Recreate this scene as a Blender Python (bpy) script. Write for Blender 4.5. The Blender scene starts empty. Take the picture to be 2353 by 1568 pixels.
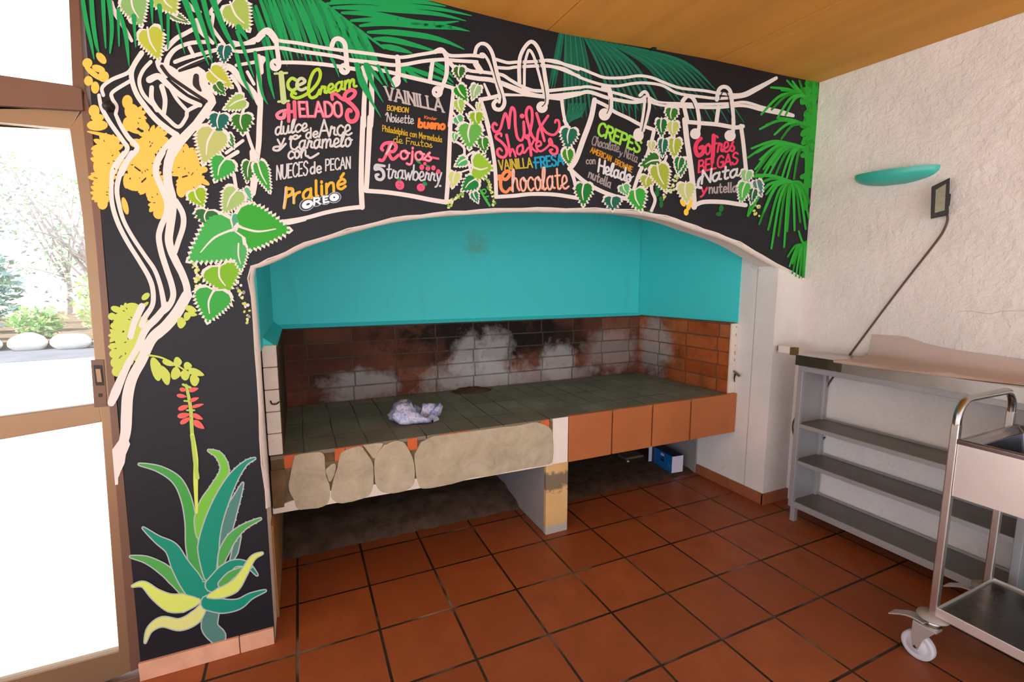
import bpy, bmesh, math, random
from mathutils import Vector, Matrix
from math import sin, cos, pi, radians
random.seed(7)
S = bpy.context.scene
COL = S.collection

# ------------------------------------------------------------------ camera
IW, IH, FPX = 2353, 1568, 1083.11
RC = Matrix(((0.911151535, -0.412071382, -0.000234842),
             (-0.052533638, -0.115594446, -0.991906317),
             (0.408709060, 0.903789301, -0.126971666)))      # rows: right, down, forward
CP = Vector((0.0788951, -2.0719523, 1.5192517))
cd = bpy.data.cameras.new('camera'); cam = bpy.data.objects.new('camera', cd); COL.objects.link(cam)
cd.sensor_fit = 'HORIZONTAL'; cd.sensor_width = 36; cd.lens = 36 * FPX / IW; cd.clip_start = .02; cd.clip_end = 200
r0, r1, r2 = RC[0], -RC[1], -RC[2]
cam.matrix_world = Matrix(((r0[0], r1[0], r2[0], CP[0]), (r0[1], r1[1], r2[1], CP[1]), (r0[2], r1[2], r2[2], CP[2]), (0, 0, 0, 1)))
S.camera = cam

# ------------------------------------------------------------------ sky, sun, exposure
S.view_settings.view_transform = 'Standard'
S.view_settings.look = 'None'
S.view_settings.gamma = 1.0
S.view_settings.use_curve_mapping = False
S.view_settings.exposure = -0.2
SKY, SUN = 2.85, 16.0
w = bpy.data.worlds.new('world'); S.world = w; w.use_nodes = True
wt = w.node_tree; wt.nodes.clear()
wo = wt.nodes.new('ShaderNodeOutputWorld'); bg = wt.nodes.new('ShaderNodeBackground')
rgb = wt.nodes.new('ShaderNodeRGB'); rgb.outputs[0].default_value = (.89, .965, 1.08, 1)
wt.links.new(rgb.outputs[0], bg.inputs[0]); bg.inputs[1].default_value = SKY
wt.links.new(bg.outputs[0], wo.inputs[0])
sd = bpy.data.lights.new('sun', 'SUN'); sd.energy = SUN; sd.angle = radians(1.0); sd.color = (1, .97, .93)
so = bpy.data.objects.new('sun', sd); COL.objects.link(so)
so.rotation_euler = Vector((.8, .0, -1.0)).to_track_quat('-Z', 'Y').to_euler()
so.location = (-4, -5, 9)

# ------------------------------------------------------------------ helpers
def ray(u, v):
    return (RC[0] * ((u - IW / 2) / FPX) + RC[1] * ((v - IH / 2) / FPX) + RC[2])
def on(u, v, ax, val):
    "where the line of sight through a photograph point meets the plane axis=val"
    d = ray(u, v); t = (val - CP[ax]) / d[ax]
    return CP + d * t
def wall(u, v, y=0.0):
    return on(u, v, 1, y)

def lin(c):
    c /= 255.0
    return c / 12.92 if c <= .04045 else ((c + .055) / 1.055) ** 2.4
def hexc(h):
    h = h.lstrip('#')
    return (lin(int(h[0:2], 16)), lin(int(h[2:4], 16)), lin(int(h[4:6], 16)), 1)

MATS = {}
def newmat(name):
    m = bpy.data.materials.new(name); m.use_nodes = True
    t = m.node_tree; p = t.nodes['Principled BSDF']
    return m, t, p
def nd(t, kind, ins=None, **at):
    n = t.nodes.new('ShaderNode' + kind)
    for k, v in at.items(): setattr(n, k, v)
    for k, v in (ins or {}).items():
        s = n.inputs[k]
        if hasattr(v, 'is_output'): t.links.new(v, s)
        elif isinstance(v, bpy.types.Node): t.links.new(v.outputs[0], s)
        else: s.default_value = v
    return n
def ramp(t, fac, stops):
    n = t.nodes.new('ShaderNodeValToRGB'); t.links.new(fac, n.inputs[0])
    e = n.color_ramp.elements
    while len(e) < len(stops): e.new(.5)
    for i, (p, c) in enumerate(stops):
        e[i].position = p; e[i].color = c if isinstance(c, tuple) else hexc(c)
    return n
def mixc(t, fac, a, b):
    n = t.nodes.new('ShaderNodeMix'); n.data_type = 'RGBA'
    for s, v in ((0, fac), (6, a), (7, b)):
        if hasattr(v, 'is_output'): t.links.new(v, n.inputs[s])
        elif isinstance(v, str): n.inputs[s].default_value = hexc(v)
        else: n.inputs[s].default_value = v
    return n.outputs[2]
def noise(t, scale, detail=4, rough=.55, vec=None, dist=0.0):
    if vec is None: vec = nd(t, 'NewGeometry').outputs['Position']
    n = nd(t, 'TexNoise', {'Vector': vec, 'Scale': scale, 'Detail': detail, 'Roughness': rough, 'Distortion': dist})
    return n.outputs['Fac']
def maprange(t, v, a, b, c=0.0, d=1.0):
    return nd(t, 'MapRange', {0: v, 1: a, 2: b, 3: c, 4: d}).outputs[0]
def bump(t, p, h, strength, dist):
    b = nd(t, 'Bump', {'Height': h, 'Strength': strength, 'Distance': dist})
    t.links.new(b.outputs[0], p.inputs['Normal'])
def math2(t, op, a, b=0.0):
    n = t.nodes.new('ShaderNodeMath'); n.operation = op
    for i, v in enumerate((a, b)):
        if hasattr(v, 'is_output'): t.links.new(v, n.inputs[i])
        else: n.inputs[i].default_value = v
    return n.outputs[0]

def plain(name, hx, rough=.5, metal=0.0, spec=.4, var=0.0, vscale=8.0, bmp=0.0, bscale=60.0):
    if name in MATS: return MATS[name]
    m, t, p = newmat(name)
    p.inputs['Roughness'].default_value = rough; p.inputs['Metallic'].default_value = metal
    p.inputs['Specular IOR Level'].default_value = spec
    c = hexc(hx)
    if var > 0:
        f = noise(t, vscale)
        lo = tuple(x * (1 - var) for x in c[:3]) + (1,); hi = tuple(min(1, x * (1 + var)) for x in c[:3]) + (1,)
        r = ramp(t, f, [(.3, lo), (.7, hi)]); t.links.new(r.outputs[0], p.inputs['Base Color'])
    else: p.inputs['Base Color'].default_value = c
    if bmp > 0: bump(t, p, noise(t, bscale, 3), bmp, .004)
    MATS[name] = m; return m
def paint(hx):
    return plain('paint_' + hx, hx, .55, 0, .3)

class MB:
    "collects shapes and links them as one mesh object"
    def __init__(s): s.v = []; s.f = []; s.fm = []; s.mats = []; s.sm = []; s.n = 0
    def mi(s, m):
        if m not in s.mats: s.mats.append(m)
        return s.mats.index(m)
    def add(s, vs, fs, m, smooth=False):
        o = len(s.v); s.v += [tuple(x) for x in vs]; k = s.mi(m)
        for f in fs: s.f.append([o + i for i in f]); s.fm.append(k); s.sm.append(smooth)
    def box(s, lo, hi, m, mtx=None):
        (a, b, c), (d, e, f) = lo, hi
        vs = [Vector(x) for x in ((a, b, c), (d, b, c), (d, e, c), (a, e, c), (a, b, f), (d, b, f), (d, e, f), (a, e, f))]
        if mtx is not None: vs = [mtx @ x for x in vs]
        s.add(vs, [(3, 2, 1, 0), (4, 5, 6, 7), (0, 1, 5, 4), (1, 2, 6, 5), (2, 3, 7, 6), (3, 0, 4, 7)], m)
    def hexa(s, vs, m):
        s.add(vs, [(3, 2, 1, 0), (4, 5, 6, 7), (0, 1, 5, 4), (1, 2, 6, 5), (2, 3, 7, 6), (3, 0, 4, 7)], m)
    def prism(s, pts, d, m, mside=None):
        "pts: ordered 3-D outline; d: extrusion vector"
        n = len(pts); d = Vector(d)
        vs = [Vector(p) for p in pts] + [Vector(p) + d for p in pts]
        s.add(vs, [tuple(range(n))], m)
        s.add(vs, [tuple(range(2 * n - 1, n - 1, -1))] + [(i, n + i, n + (i + 1) % n, (i + 1) % n) for i in range(n)], mside or m)
    def tube(s, path, r, m, n=10, caps=True, closed=False):
        P = [Vector(p) for p in path]; L = len(P)
        R = r if isinstance(r, (list, tuple)) else [r] * L
        vs = []; up = None
        for i, p in enumerate(P):
            t = (P[min(i + 1, L - 1)] - P[max(i - 1, 0)]) if not closed else (P[(i + 1) % L] - P[i - 1])
            t.normalize()
            if up is None:
                up = Vector((0, 0, 1)) if abs(t.z) < .9 else Vector((1, 0, 0))
            a = t.cross(up).normalized(); up = a.cross(t).normalized()
            for k in range(n):
                q = 2 * pi * k / n; vs.append(p + (a * cos(q) + up * sin(q)) * R[i])
        fs = [(i * n + k, i * n + (k + 1) % n, (i + 1) * n + (k + 1) % n, (i + 1) * n + k) for i in range(L - 1) for k in range(n)]
        if closed: fs += [((L - 1) * n + k, (L - 1) * n + (k + 1) % n, (k + 1) % n, k) for k in range(n)]
        s.add(vs, fs, m, True)
        if caps and not closed: s.add(vs, [tuple(range(n - 1, -1, -1)), tuple(range((L - 1) * n, L * n))], m)
    def lathe(s, prof, c, m, axis='z', n=24, smooth=True):
        "prof: (radius, height) pairs; axis of revolution through c"
        c = Vector(c); vs = []
        for r, h in prof:
            for k in range(n):
                q = 2 * pi * k / n
                o = {'z': (r * cos(q), r * sin(q), h), 'y': (r * cos(q), h, r * sin(q)), 'x': (h, r * cos(q), r * sin(q))}[axis]
                vs.append(c + Vector(o))
        L = len(prof)
        s.add(vs, [(i * n + k, i * n + (k + 1) % n, (i + 1) * n + (k + 1) % n, (i + 1) * n + k) for i in range(L - 1) for k in range(n)], m, smooth)
    def grid(s, rows, m, smooth=True, th=None):
        h, w_ = len(rows), len(rows[0]); vs = [Vector(p) for r in rows for p in r]
        fs = [(i * w_ + j, i * w_ + j + 1, (i + 1) * w_ + j + 1, (i + 1) * w_ + j) for i in range(h - 1) for j in range(w_ - 1)]
        s.add(vs, fs, m, smooth)
    # --- paint on the mural wall, drawn in photograph points
    def px(s, pts, layer, m):
        s.n += 1; y = -(layer * .0009 + s.n * 3e-6)
        o = len(s.v); s.v += [tuple(wall(u, v, 0.0) + Vector((0, y, 0))) for u, v in pts]
        s.f.append([o + i for i in range(len(pts))]); s.fm.append(s.mi(m)); s.sm.append(False)
    def stroke(s, pts, wd, m, layer, cap=True, smooth=True, n=6):
        P = spline(pts, n) if smooth and len(pts) > 2 else [tuple(map(float, p)) for p in pts]
        L = len(P)
        W_ = wd if isinstance(wd, (list, tuple)) else [wd] * 2
        def wa(i):
            t = i / (L - 1) * (len(W_) - 1); k = min(int(t), len(W_) - 2); return W_[k] + (W_[k + 1] - W_[k]) * (t - k)
        s.n += 1; y = -(layer * .0009 + s.n * 3e-6)
        vs = []; fs = []; k = s.mi(m); base = len(s.v)
        for i, (a, b) in enumerate(P):
            tx = P[min(i + 1, L - 1)][0] - P[max(i - 1, 0)][0]; ty = P[min(i + 1, L - 1)][1] - P[max(i - 1, 0)][1]
            q = math.hypot(tx, ty) or 1; tx /= q; ty /= q; h = wa(i) / 2
            vs += [(a - ty * h, b + tx * h), (a + ty * h, b - tx * h)]
        for i in range(L - 1): fs.append([2 * i, 2 * i + 1, 2 * i + 3, 2 * i + 2])
        if cap:
            for e, (i, j) in enumerate(((0, 1), (L - 1, L - 2))):
                h = wa(i) / 2
                if h < .6: continue
                a, b = P[i]; th = math.atan2(b - P[j][1], a - P[j][0]); o = len(vs); N = 7
                vs += [(a + h * cos(th - pi / 2 + pi * q / (N - 1)), b + h * sin(th - pi / 2 + pi * q / (N - 1))) for q in range(N)]
                fs.append(list(range(o, o + N)))
        s.v += [tuple(wall(u, v, 0.0) + Vector((0, y - 1.5e-6 * q, 0))) for q, (u, v) in enumerate(vs)]
        for f in fs: s.f.append([base + i for i in f]); s.fm.append(k); s.sm.append(False)
    def blob(s, cx, cy, rx, ry, rot, m, layer, pt=0.0, n=16):
        c, q = cos(radians(rot)), sin(radians(rot)); P = []
        for i in range(n):
            a = 2 * pi * i / n; e = 1 + pt * max(0, cos(a)) ** 6
            x, y = rx * cos(a) * e, ry * sin(a) * (1 - pt * .4 * cos(a)); P.append((cx + x * c - y * q, cy + x * q + y * c))
        s.px(P, layer, m)
    def build(s, name, parent=None, bevel=0.0, seg=2, kind=None, label=None, flat=True):
        me = bpy.data.meshes.new(name)
        me.from_pydata(s.v, [], s.f); 
        for m in s.mats: me.materials.append(m)
        me.polygons.foreach_set('material_index', s.fm); me.polygons.foreach_set('use_smooth', s.sm)
        me.update()
        o = bpy.data.objects.new(name, me); COL.objects.link(o)
        if parent is not None:
            o.parent = parent
            if parent.type == 'EMPTY': o.matrix_parent_inverse = Matrix.Translation(-parent.location)
        if bevel > 0:
            bm = bmesh.new(); bm.from_mesh(me); bmesh.ops.remove_doubles(bm, verts=bm.verts, dist=1e-5)
            bmesh.ops.recalc_face_normals(bm, faces=bm.faces); bm.to_mesh(me); bm.free()
            b = o.modifiers.new('edge', 'BEVEL'); b.width = bevel; b.segments = seg; b.limit_method = 'ANGLE'; b.angle_limit = radians(40)
        if kind: o['kind'] = kind
        if label: o['label'] = label
        return o
def spline(P, n=6):
    P = [tuple(map(float, p)) for p in P]; out = []
    for i in range(len(P) - 1):
        p0 = P[max(i - 1, 0)]; p1 = P[i]; p2 = P[i + 1]; p3 = P[min(i + 2, len(P) - 1)]
        for k in range(n):
            t = k / n; t2 = t * t; t3 = t2 * t
            out.append(tuple(.5 * (2 * b + (c - a) * t + (2 * a - 5 * b + 4 * c - d) * t2 + (-a + 3 * b - 3 * c + d) * t3) for a, b, c, d in zip(p0, p1, p2, p3)))
    out.append(P[-1]); return out
def thing(name, label, cat, loc=(0, 0, 0), group=None):
    o = bpy.data.objects.new(name, None); COL.objects.link(o); o.location = loc; o.empty_display_size = .1
    return tag(o, label, cat, group)
def tag(o, label, cat, group=None):
    o['label'] = label; o['category'] = cat
    if group: o['group'] = group
    return o

# ------------------------------------------------------------------ materials of the room
def mat_stucco(name, hx, st=.85, scale=38, dirt=None):
    m, t, p = newmat(name); p.inputs['Roughness'].default_value = .8; p.inputs['Specular IOR Level'].default_value = .2
    pos = nd(t, 'NewGeometry').outputs['Position']
    n1 = noise(t, scale, 4, .6, pos, .6); n2 = noise(t, scale * .33, 3, .5, pos)
    h = math2(t, 'ADD', math2(t, 'MULTIPLY', n1, .6), n2)
    bump(t, p, h, st, .012)
    c = hexc(hx); lo = tuple(x * .9 for x in c[:3]) + (1,)
    r = ramp(t, noise(t, 2.2, 5, .6, pos), [(.35, lo), (.6, c)])
    col = r.outputs[0]
    if dirt:
        f = maprange(t, noise(t, 4.5, 6, .7, pos, 1.0), .63, .72, 0, .5)
        col = mixc(t, f, col, dirt)
    t.links.new(col, p.inputs['Base Color']); return m
M_white = mat_stucco('white_stucco', '#e6e0dc')
M_pier = mat_stucco('pier_plaster', '#e6e2de', .3, 26, '#b9ae9c')
M_cream = mat_stucco('cream_edge', '#efe4da', .3, 60)

def mat_floor():
    m, t, p = newmat('terracotta_tiles')
    pos = nd(t, 'NewGeometry').outputs['Position']
    mp = nd(t, 'Mapping', {'Vector': pos, 'Location': (.66 * 5, .11 + .33 * 20, 0)})
    b = nd(t, 'TexBrick', {'Vector': mp, 'Color1': (0, 0, 0, 1), 'Color2': (1, 1, 1, 1), 'Mortar': (.5, .5, .5, 1), 'Scale': 1.0, 'Mortar Size': .0065,
                           'Mortar Smooth': .3, 'Bias': 0.0, 'Brick Width': .33, 'Row Height': .33}, offset=0.0, squash=1.0)
    tv = ramp(t, b.outputs['Color'], [(0, '#874822'), (.5, '#95522a'), (1, '#a55d33')])
    n = noise(t, 5, 6, .65, pos); tv2 = mixc(t, maprange(t, n, .35, .7), tv.outputs[0], '#8a4826')
    n3 = noise(t, 60, 3, .7, pos); tv3 = mixc(t, maprange(t, n3, .55, .8, 0, .35), tv2, '#6e3316')
    mort = ramp(t, noise(t, 2.5, 3, .6, pos), [(.40, '#1c1712'), (.56, '#352b22'), (.7, '#86766a')])
    col = mixc(t, b.outputs['Fac'], tv3, mort.outputs[0])
    t.links.new(col, p.inputs['Base Color'])
    r = maprange(t, noise(t, 9, 5, .7, pos), .3, .7, .34, .55); t.links.new(r, p.inputs['Roughness'])
    p.inputs['Specular IOR Level'].default_value = .35
    h = math2(t, 'SUBTRACT', math2(t, 'MULTIPLY', noise(t, 12, 3, .5, pos), .12), b.outputs['Fac'])
    bump(t, p, h, .5, .004)
    return m
M_floor = mat_floor()

def mat_black():
    m, t, p = newmat('charcoal_mural_paint')
    pos = nd(t, 'NewGeometry').outputs['Position']
    r = ramp(t, noise(t, 3, 4, .6, pos), [(.3, '#10131b'), (.7, '#14171f')])  # bluish tint stands in for the sky's sheen on the charcoal
    t.links.new(r.outputs[0], p.inputs['Base Color']); p.inputs['Roughness'].default_value = .5; p.inputs['Specular IOR Level'].default_value = .32
    bump(t, p, noise(t, 45, 3, .55, pos), .18, .006); return m
M_black = mat_black()

def mat_ceiling():
    m, t, p = newmat('brown_fibreboard')
    pos = nd(t, 'NewGeometry').outputs['Position']
    a = noise(t, 1.6, 5, .6, pos); b = noise(t, 150, 2, .6, pos)
    st = nd(t, 'Mapping', {'Vector': pos, 'Scale': (1.0, .06, 1.0)}); c = noise(t, 5, 4, .6, st.outputs[0])
    r = ramp(t, a, [(.3, '#cd8f32'), (.7, '#dc9f40')])
    col = mixc(t, maprange(t, c, .45, .75, 0, .45), r.outputs[0], '#a8702c')
    col = mixc(t, maprange(t, b, .5, .8, 0, .2), col, '#94602a')
    t.links.new(col, p.inputs['Base Color']); p.inputs['Roughness'].default_value = .75
    bump(t, p, b, .15, .003); return m
M_ceil = mat_ceiling()

def mat_steel(name, hx='#b9b5b0', rough=.32, aniso=True):
    m, t, p = newmat(name); p.inputs['Metallic'].default_value = 1.0
    pos = nd(t, 'NewGeometry').outputs['Position']
    c = hexc(hx); lo = tuple(x * .86 for x in c[:3]) + (1,)
    r = ramp(t, noise(t, 9, 2, .5, pos), [(.25, lo), (.75, c)]); t.links.new(r.outputs[0], p.inputs['Base Color'])
    rr = maprange(t, noise(t, 12, 3, .5, pos), .3, .75, rough * .9, rough * 1.15); t.links.new(rr, p.inputs['Roughness'])
    return m
M_steel = mat_steel('brushed_steel', '#d2cdc8', .34); M_tub = plain('satin_steel', '#e8e2de', .38, .75, .5, .05, 6); M_steel_d = mat_steel('worn_and_reflection_steel', '#8f8a84', .28); M_chrome = mat_steel('chrome', '#a5a29e', .22); M_zinc = plain('zinc_plate', '#c9c6c2', .35, .6, .5)
M_shelfmetal = plain('grey_painted_metal', '#acacae', .4, .35, .5, .05, 6)
M_alu = plain('bronze_aluminium', '#8d7256', .38, .45, .5, .06, 3)
M_alu_d = plain('brown_aluminium', '#6d5040', .45, .3, .5, .06, 9)

def mat_glass():
    m = bpy.data.materials.new('window_glass'); m.use_nodes = True; t = m.node_tree; t.nodes.clear()
    o = t.nodes.new('ShaderNodeOutputMaterial'); tr = nd(t, 'BsdfTransparent', {'Color': (.97, .98, .97, 1)}); gl = nd(t, 'BsdfGlossy', {'Roughness': .02})
    fr = nd(t, 'Fresnel', {'IOR': 1.3}); mx = nd(t, 'MixShader', {0: fr.outputs[0], 1: tr.outputs[0], 2: gl.outputs[0]}); t.links.new(mx.outputs[0], o.inputs[0]); return m
M_glass = mat_glass()

def mat_teal():
    m, t, p = newmat('turquoise_plaster')
    pos = nd(t, 'NewGeometry').outputs['Position']
    st = nd(t, 'Mapping', {'Vector': pos, 'Scale': (2.2, 1.0, .35)})
    col = mixc(t, maprange(t, noise(t, 2.5, 4, .6, st.outputs[0]), .58, .75, 0, .4), '#46d6d8', '#52baae')
    sp = nd(t, 'VectorMath', {0: pos, 1: (1.28, 1.2, 1.78)}, operation='DISTANCE').outputs['Value']
    col = mixc(t, math2(t, 'MULTIPLY', maprange(t, sp, .02, .13, .55, 0), maprange(t, noise(t, 18, 3, .6, pos), .35, .6)), col, '#6f8a5a')
    t.links.new(col, p.inputs['Base Color']); p.inputs['Roughness'].default_value = .6; p.inputs['Specular IOR Level'].default_value = .3
    bump(t, p, noise(t, 60, 3, .6, pos), .2, .004); return m
M_teal = mat_teal()

def mat_brick(name, axis, patches=(), soot=(), base=('#5a3526', '#6e4030', '#82503c'), white='#b4b2b2', mort='#54493f'):
    "fire bricks in a wall that runs along x (axis 0) or y (axis 1): soot, lime bloom and mortar"
    m, t, p = newmat(name)
    pos = nd(t, 'NewGeometry').outputs['Position']
    sx = nd(t, 'SeparateXYZ', {0: pos})
    v = nd(t, 'CombineXYZ', {0: sx.outputs[axis], 1: sx.outputs[2], 2: 0.0}).outputs[0]
    mp = nd(t, 'Mapping', {'Vector': v, 'Location': (3.02, -.715 + .1 * 20, 0)})
    b = nd(t, 'TexBrick', {'Vector': mp, 'Color1': (0, 0, 0, 1), 'Color2': (1, 1, 1, 1), 'Scale': 1.0, 'Mortar Size': .006, 'Mortar Smooth': .4, 'Brick Width': .285, 'Row Height': .1}, offset=.04, squash=1.0)
    c = ramp(t, b.outputs['Color'], [(0, base[0]), (.5, base[1]), (1, base[2])]).outputs[0]
    c = mixc(t, maprange(t, noise(t, 7, 5, .65, pos), .45, .75, 0, .6), c, '#3c2a22')
    nz = noise(t, 7, 5, .62, pos, .15)
    wn = noise(t, 9, 6, .66, pos, .2)
    for (q, r, k, colr) in [(s_[0], s_[1], s_[2], '#171310') for s_ in soot] + [(s_[0], s_[1], s_[2], white) for s_ in patches]:
        off = nd(t, 'VectorMath', {0: pos, 1: q}, operation='SUBTRACT').outputs[0]
        sc = nd(t, 'VectorMath', {0: off, 1: (1 / r[0], 1 / r[0] if axis == 0 else 1 / r[0], 1 / r[1])}, operation='MULTIPLY').outputs[0]
        d = nd(t, 'VectorMath', {0: sc}, operation='LENGTH').outputs['Value']
        d = math2(t, 'ADD', d, math2(t, 'MULTIPLY', math2(t, 'SUBTRACT', nz if colr == '#171310' else wn, .5), 1.7))
        c = mixc(t, maprange(t, d, .55, 1.15, k, 0), c, colr)
    c = mixc(t, math2(t, 'MULTIPLY', b.outputs['Fac'], maprange(t, noise(t, 5, 3, .5, pos), .35, .6, .35, .8)), c, mort)
    c = mixc(t, maprange(t, noise(t, 30, 4, .65, pos), .58, .72, 0, .35), c, '#2c221c')
    t.links.new(c, p.inputs['Base Color']); p.inputs['Roughness'].default_value = .85; p.inputs['Specular IOR Level'].default_value = .2
    bump(t, p, math2(t, 'SUBTRACT', math2(t, 'MULTIPLY', noise(t, 40, 4, .6, pos), .5), b.outputs['Fac']), .6, .006)
    return m
yB = 1.2
M_brick_back = mat_brick('sooty_firebrick_back', 0,
    patches=[((1.25, yB, .78), (.42, .17), .7), ((1.2, yB, .96), (.13, .2), .6), ((1.42, yB, .94), (.15, .22), .65), ((1.98, yB, .84), (.17, .2), .65),
             ((.45, yB, .80), (.26, .13), .6), ((1.75, yB, .76), (.7, .08), .55), ((2.5, yB, .93), (.3, .2), .35)],
    soot=[((1.35, yB, 1.15), (.75, .28), .95), ((.2, yB, 1.1), (.45, .3), .5), ((1.9, yB, 1.08), (.35, .2), .75)])
M_brick_side = mat_brick('firebrick_side', 1, patches=[((2.79, 1.02, .97), (.2, .28), .6)], soot=[((2.79, 1.0, .82), (.2, .14), .6)],
    base=('#9c4a1f', '#b0592a', '#a8653a'))
M_brick_left = mat_brick('firebrick_left', 1, soot=[((-.02, .8, .95), (.6, .5), .7)], base=('#6b4a2c', '#7d5530', '#6f4a2a'))

def mat_slab():
    m, t, p = newmat('sooty_hearth_tiles')
    pos = nd(t, 'NewGeometry').outputs['Position']
    mp = nd(t, 'Mapping', {'Vector': pos, 'Location': (3.0, 3.0, 0)})
    b = nd(t, 'TexBrick', {'Vector': mp, 'Color1': (0, 0, 0, 1), 'Color2': (1, 1, 1, 1), 'Scale': 1.0, 'Mortar Size': .004, 'Mortar Smooth': .4, 'Brick Width': .146, 'Row Height': .29}, offset=.02, squash=1.0)
    c = ramp(t, noise(t, 4, 6, .65, pos), [(.3, '#757064'), (.55, '#868072'), (.75, '#979080')]).outputs[0]
    c = mixc(t, maprange(t, b.outputs['Color'], 0, 1, 0, .25), c, '#4e4a3e')
    c = mixc(t, math2(t, 'MULTIPLY', b.outputs['Fac'], maprange(t, noise(t, 3, 3, .5, pos), .4, .6, .25, .9)), c, '#1f1810')
    t.links.new(c, p.inputs['Base Color']); p.inputs['Roughness'].default_value = .75; p.inputs['Specular IOR Level'].default_value = .25
    bump(t, p, math2(t, 'SUBTRACT', math2(t, 'MULTIPLY', noise(t, 50, 4, .6, pos), .4), b.outputs['Fac']), .4, .004); return m
M_slab = mat_slab()

def mat_mortar():
    m, t, p = newmat('bare_mortar')
    pos = nd(t, 'NewGeometry').outputs['Position']
    c = ramp(t, noise(t, 9, 6, .65, pos, .8), [(.25, '#a2967f'), (.5, '#b5a98f'), (.75, '#c6bba5')]).outputs[0]
    c = mixc(t, maprange(t, noise(t, 26, 4, .7, pos, 2.0), .62, .74, 0, .6), c, '#87765a')
    t.links.new(c, p.inputs['Base Color']); p.inputs['Roughness'].default_value = .9; p.inputs['Specular IOR Level'].default_value = .15
    bump(t, p, noise(t, 30, 5, .65, pos, 1.0), .4, .008); return m
M_mortar = mat_mortar()
M_mortar_dk = plain('dark_brown_brick', '#6b553c', .9, 0, .15, .3, 14, .5, 40)  # dark brown for the slab front's left end and upper strip
M_gap = plain('dark_joint', '#75644f', .95, 0, .1, .35, 18)
M_orange = plain('orange_brick', '#c9663a', .8, 0, .2, .15, 14, .3, 50)
M_tile = plain('terracotta_facing', '#b26a3c', .45, 0, .35, .07, 5)
M_skirt = plain('terracotta_skirting', '#965a3c', .55, 0, .3, .12, 9)
M_skirt_p = plain('pink_terracotta_skirting', '#d5a083', .6, 0, .3, .12, 10)
M_whitebrick = mat_stucco('whitewashed_brick', '#e4dace', .35, 30, '#8c7f6c')
M_dirt = plain('dirt_bed', '#5a483b', .95, 0, .1, .35, 12, .8, 30)
M_dark = plain('black_plastic', '#161514', .45, 0, .4)
M_ochre = None
def mat_pillar():
    m, t, p = newmat('peeling_ochre_pillar')
    pos = nd(t, 'NewGeometry').outputs['Position']; z = nd(t, 'SeparateXYZ', {0: pos}).outputs[2]
    n = noise(t, 14, 5, .65, pos, .6)
    c = ramp(t, noise(t, 5, 4, .6, pos), [(.3, '#cfa468'), (.7, '#dcb67c')]).outputs[0]
    dz = math2(t, 'ABSOLUTE', math2(t, 'SUBTRACT', z, .335))
    c = mixc(t, maprange(t, math2(t, 'ADD', dz, math2(t, 'MULTIPLY', math2(t, 'SUBTRACT', n, .5), .16)), .045, .065, .9, 0), c, '#6d6353')
    c = mixc(t, maprange(t, math2(t, 'ADD', z, math2(t, 'MULTIPLY', math2(t, 'SUBTRACT', n, .5), .1)), .05, .07, 1, 0), c, '#aca69c')
    t.links.new(c, p.inputs['Base Color']); p.inputs['Roughness'].default_value = .85
    bump(t, p, noise(t, 30, 4, .6, pos), .4, .006); return m
M_ochre = mat_pillar()
M_pillarside = mat_stucco('shaded_limewash_block', '#989190', .5, 22, '#7a6e6a')  # grey taken down to put the pillar side's shade into its colour

# ------------------------------------------------------------------ room shell
XR, XL = 3.14, -.53
def struct(mb, name, **k): return mb.build(name, kind='structure', **k)
b = MB(); b.box((-3.3, -4.4, -.08), (XR + .15, .06, 0), M_floor); b.box((-.5, .06, -.08), (XR + .15, 1.45, 0), M_floor); struct(b, 'floor')
b = MB(); b.box((XR, -4.4, 0), (XR + .15, 1.45, 2.95), M_white); wall_r = struct(b, 'wall_right')

# back wall: one slab with the arched opening of the barbecue cut out of it
arch_px = [(575, 640), (580, 612), (640, 588), (700, 561), (800, 528), (900, 505), (1000, 490), (1100, 482), (1200, 478), (1300, 479), (1400, 482), (1480, 488), (1550, 503), (1600, 520), (1650, 537), (1700, 558), (1750, 587), (1800, 615), (1845, 640)]
A = [wall(*q) for q in arch_px]
arch = [(-.086, 0.0), (-.082, .6), (-.088, .9), (-.082, 1.25)] + [(a.x, a.z) for a in A]
arch = [(x + random.uniform(-.003, .003), z + random.uniform(-.003, .003)) if 0 < i < len(arch) - 1 else (x, z) for i, (x, z) in enumerate(arch)]
arch[-1] = (XR, 1.53)
sm = [arch[0]] + spline([(p[0], p[1]) for p in arch[1:5]], 3)[:-1] + [arch[4]] + spline(arch[5:], 3)
out = [(x, 0, z) for x, z in sm] + [(XR, 0, 2.95), (-.48, 0, 2.95)] + [(wall(u, v).x, 0, max(0.0, wall(u, v).z)) for u, v in ((190, 0), (210, 240), (230, 480), (262, 860), (318, 1470))] + [(-.545, 0, 0)]
b = MB(); b.prism(out, (0, .16, 0), M_black, M_cream); o = struct(b, 'wall_back')
cur = [(x, z) for x, z in sm[1:]]
cx_ = 1.5
def inward(i, k):
    a = cur[max(i - 1, 0)]; c = cur[min(i + 1, len(cur) - 1)]; tx, tz = c[0] - a[0], c[1] - a[1]; q = math.hypot(tx, tz) or 1
    return (cur[i][0] + tz / q * k, cur[i][1] - tx / q * k)
b = MB(); rows = [[], [], []]
for i in range(len(cur)):
    jit = .0025 * sin(i * 1.9) + random.uniform(-.0015, .0015)
    a = inward(i, -.004 + jit); c = inward(i, .010 + jit); e = inward(i, .014)
    rows[0].append((a[0], -.0035, a[1])); rows[1].append((c[0], .006, c[1])); rows[2].append((e[0], .03, e[1]))
b.grid(rows, M_cream); struct(b, 'trim_lit_lip')  # chamfered lip added along the arch edge so it catches front light
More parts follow.
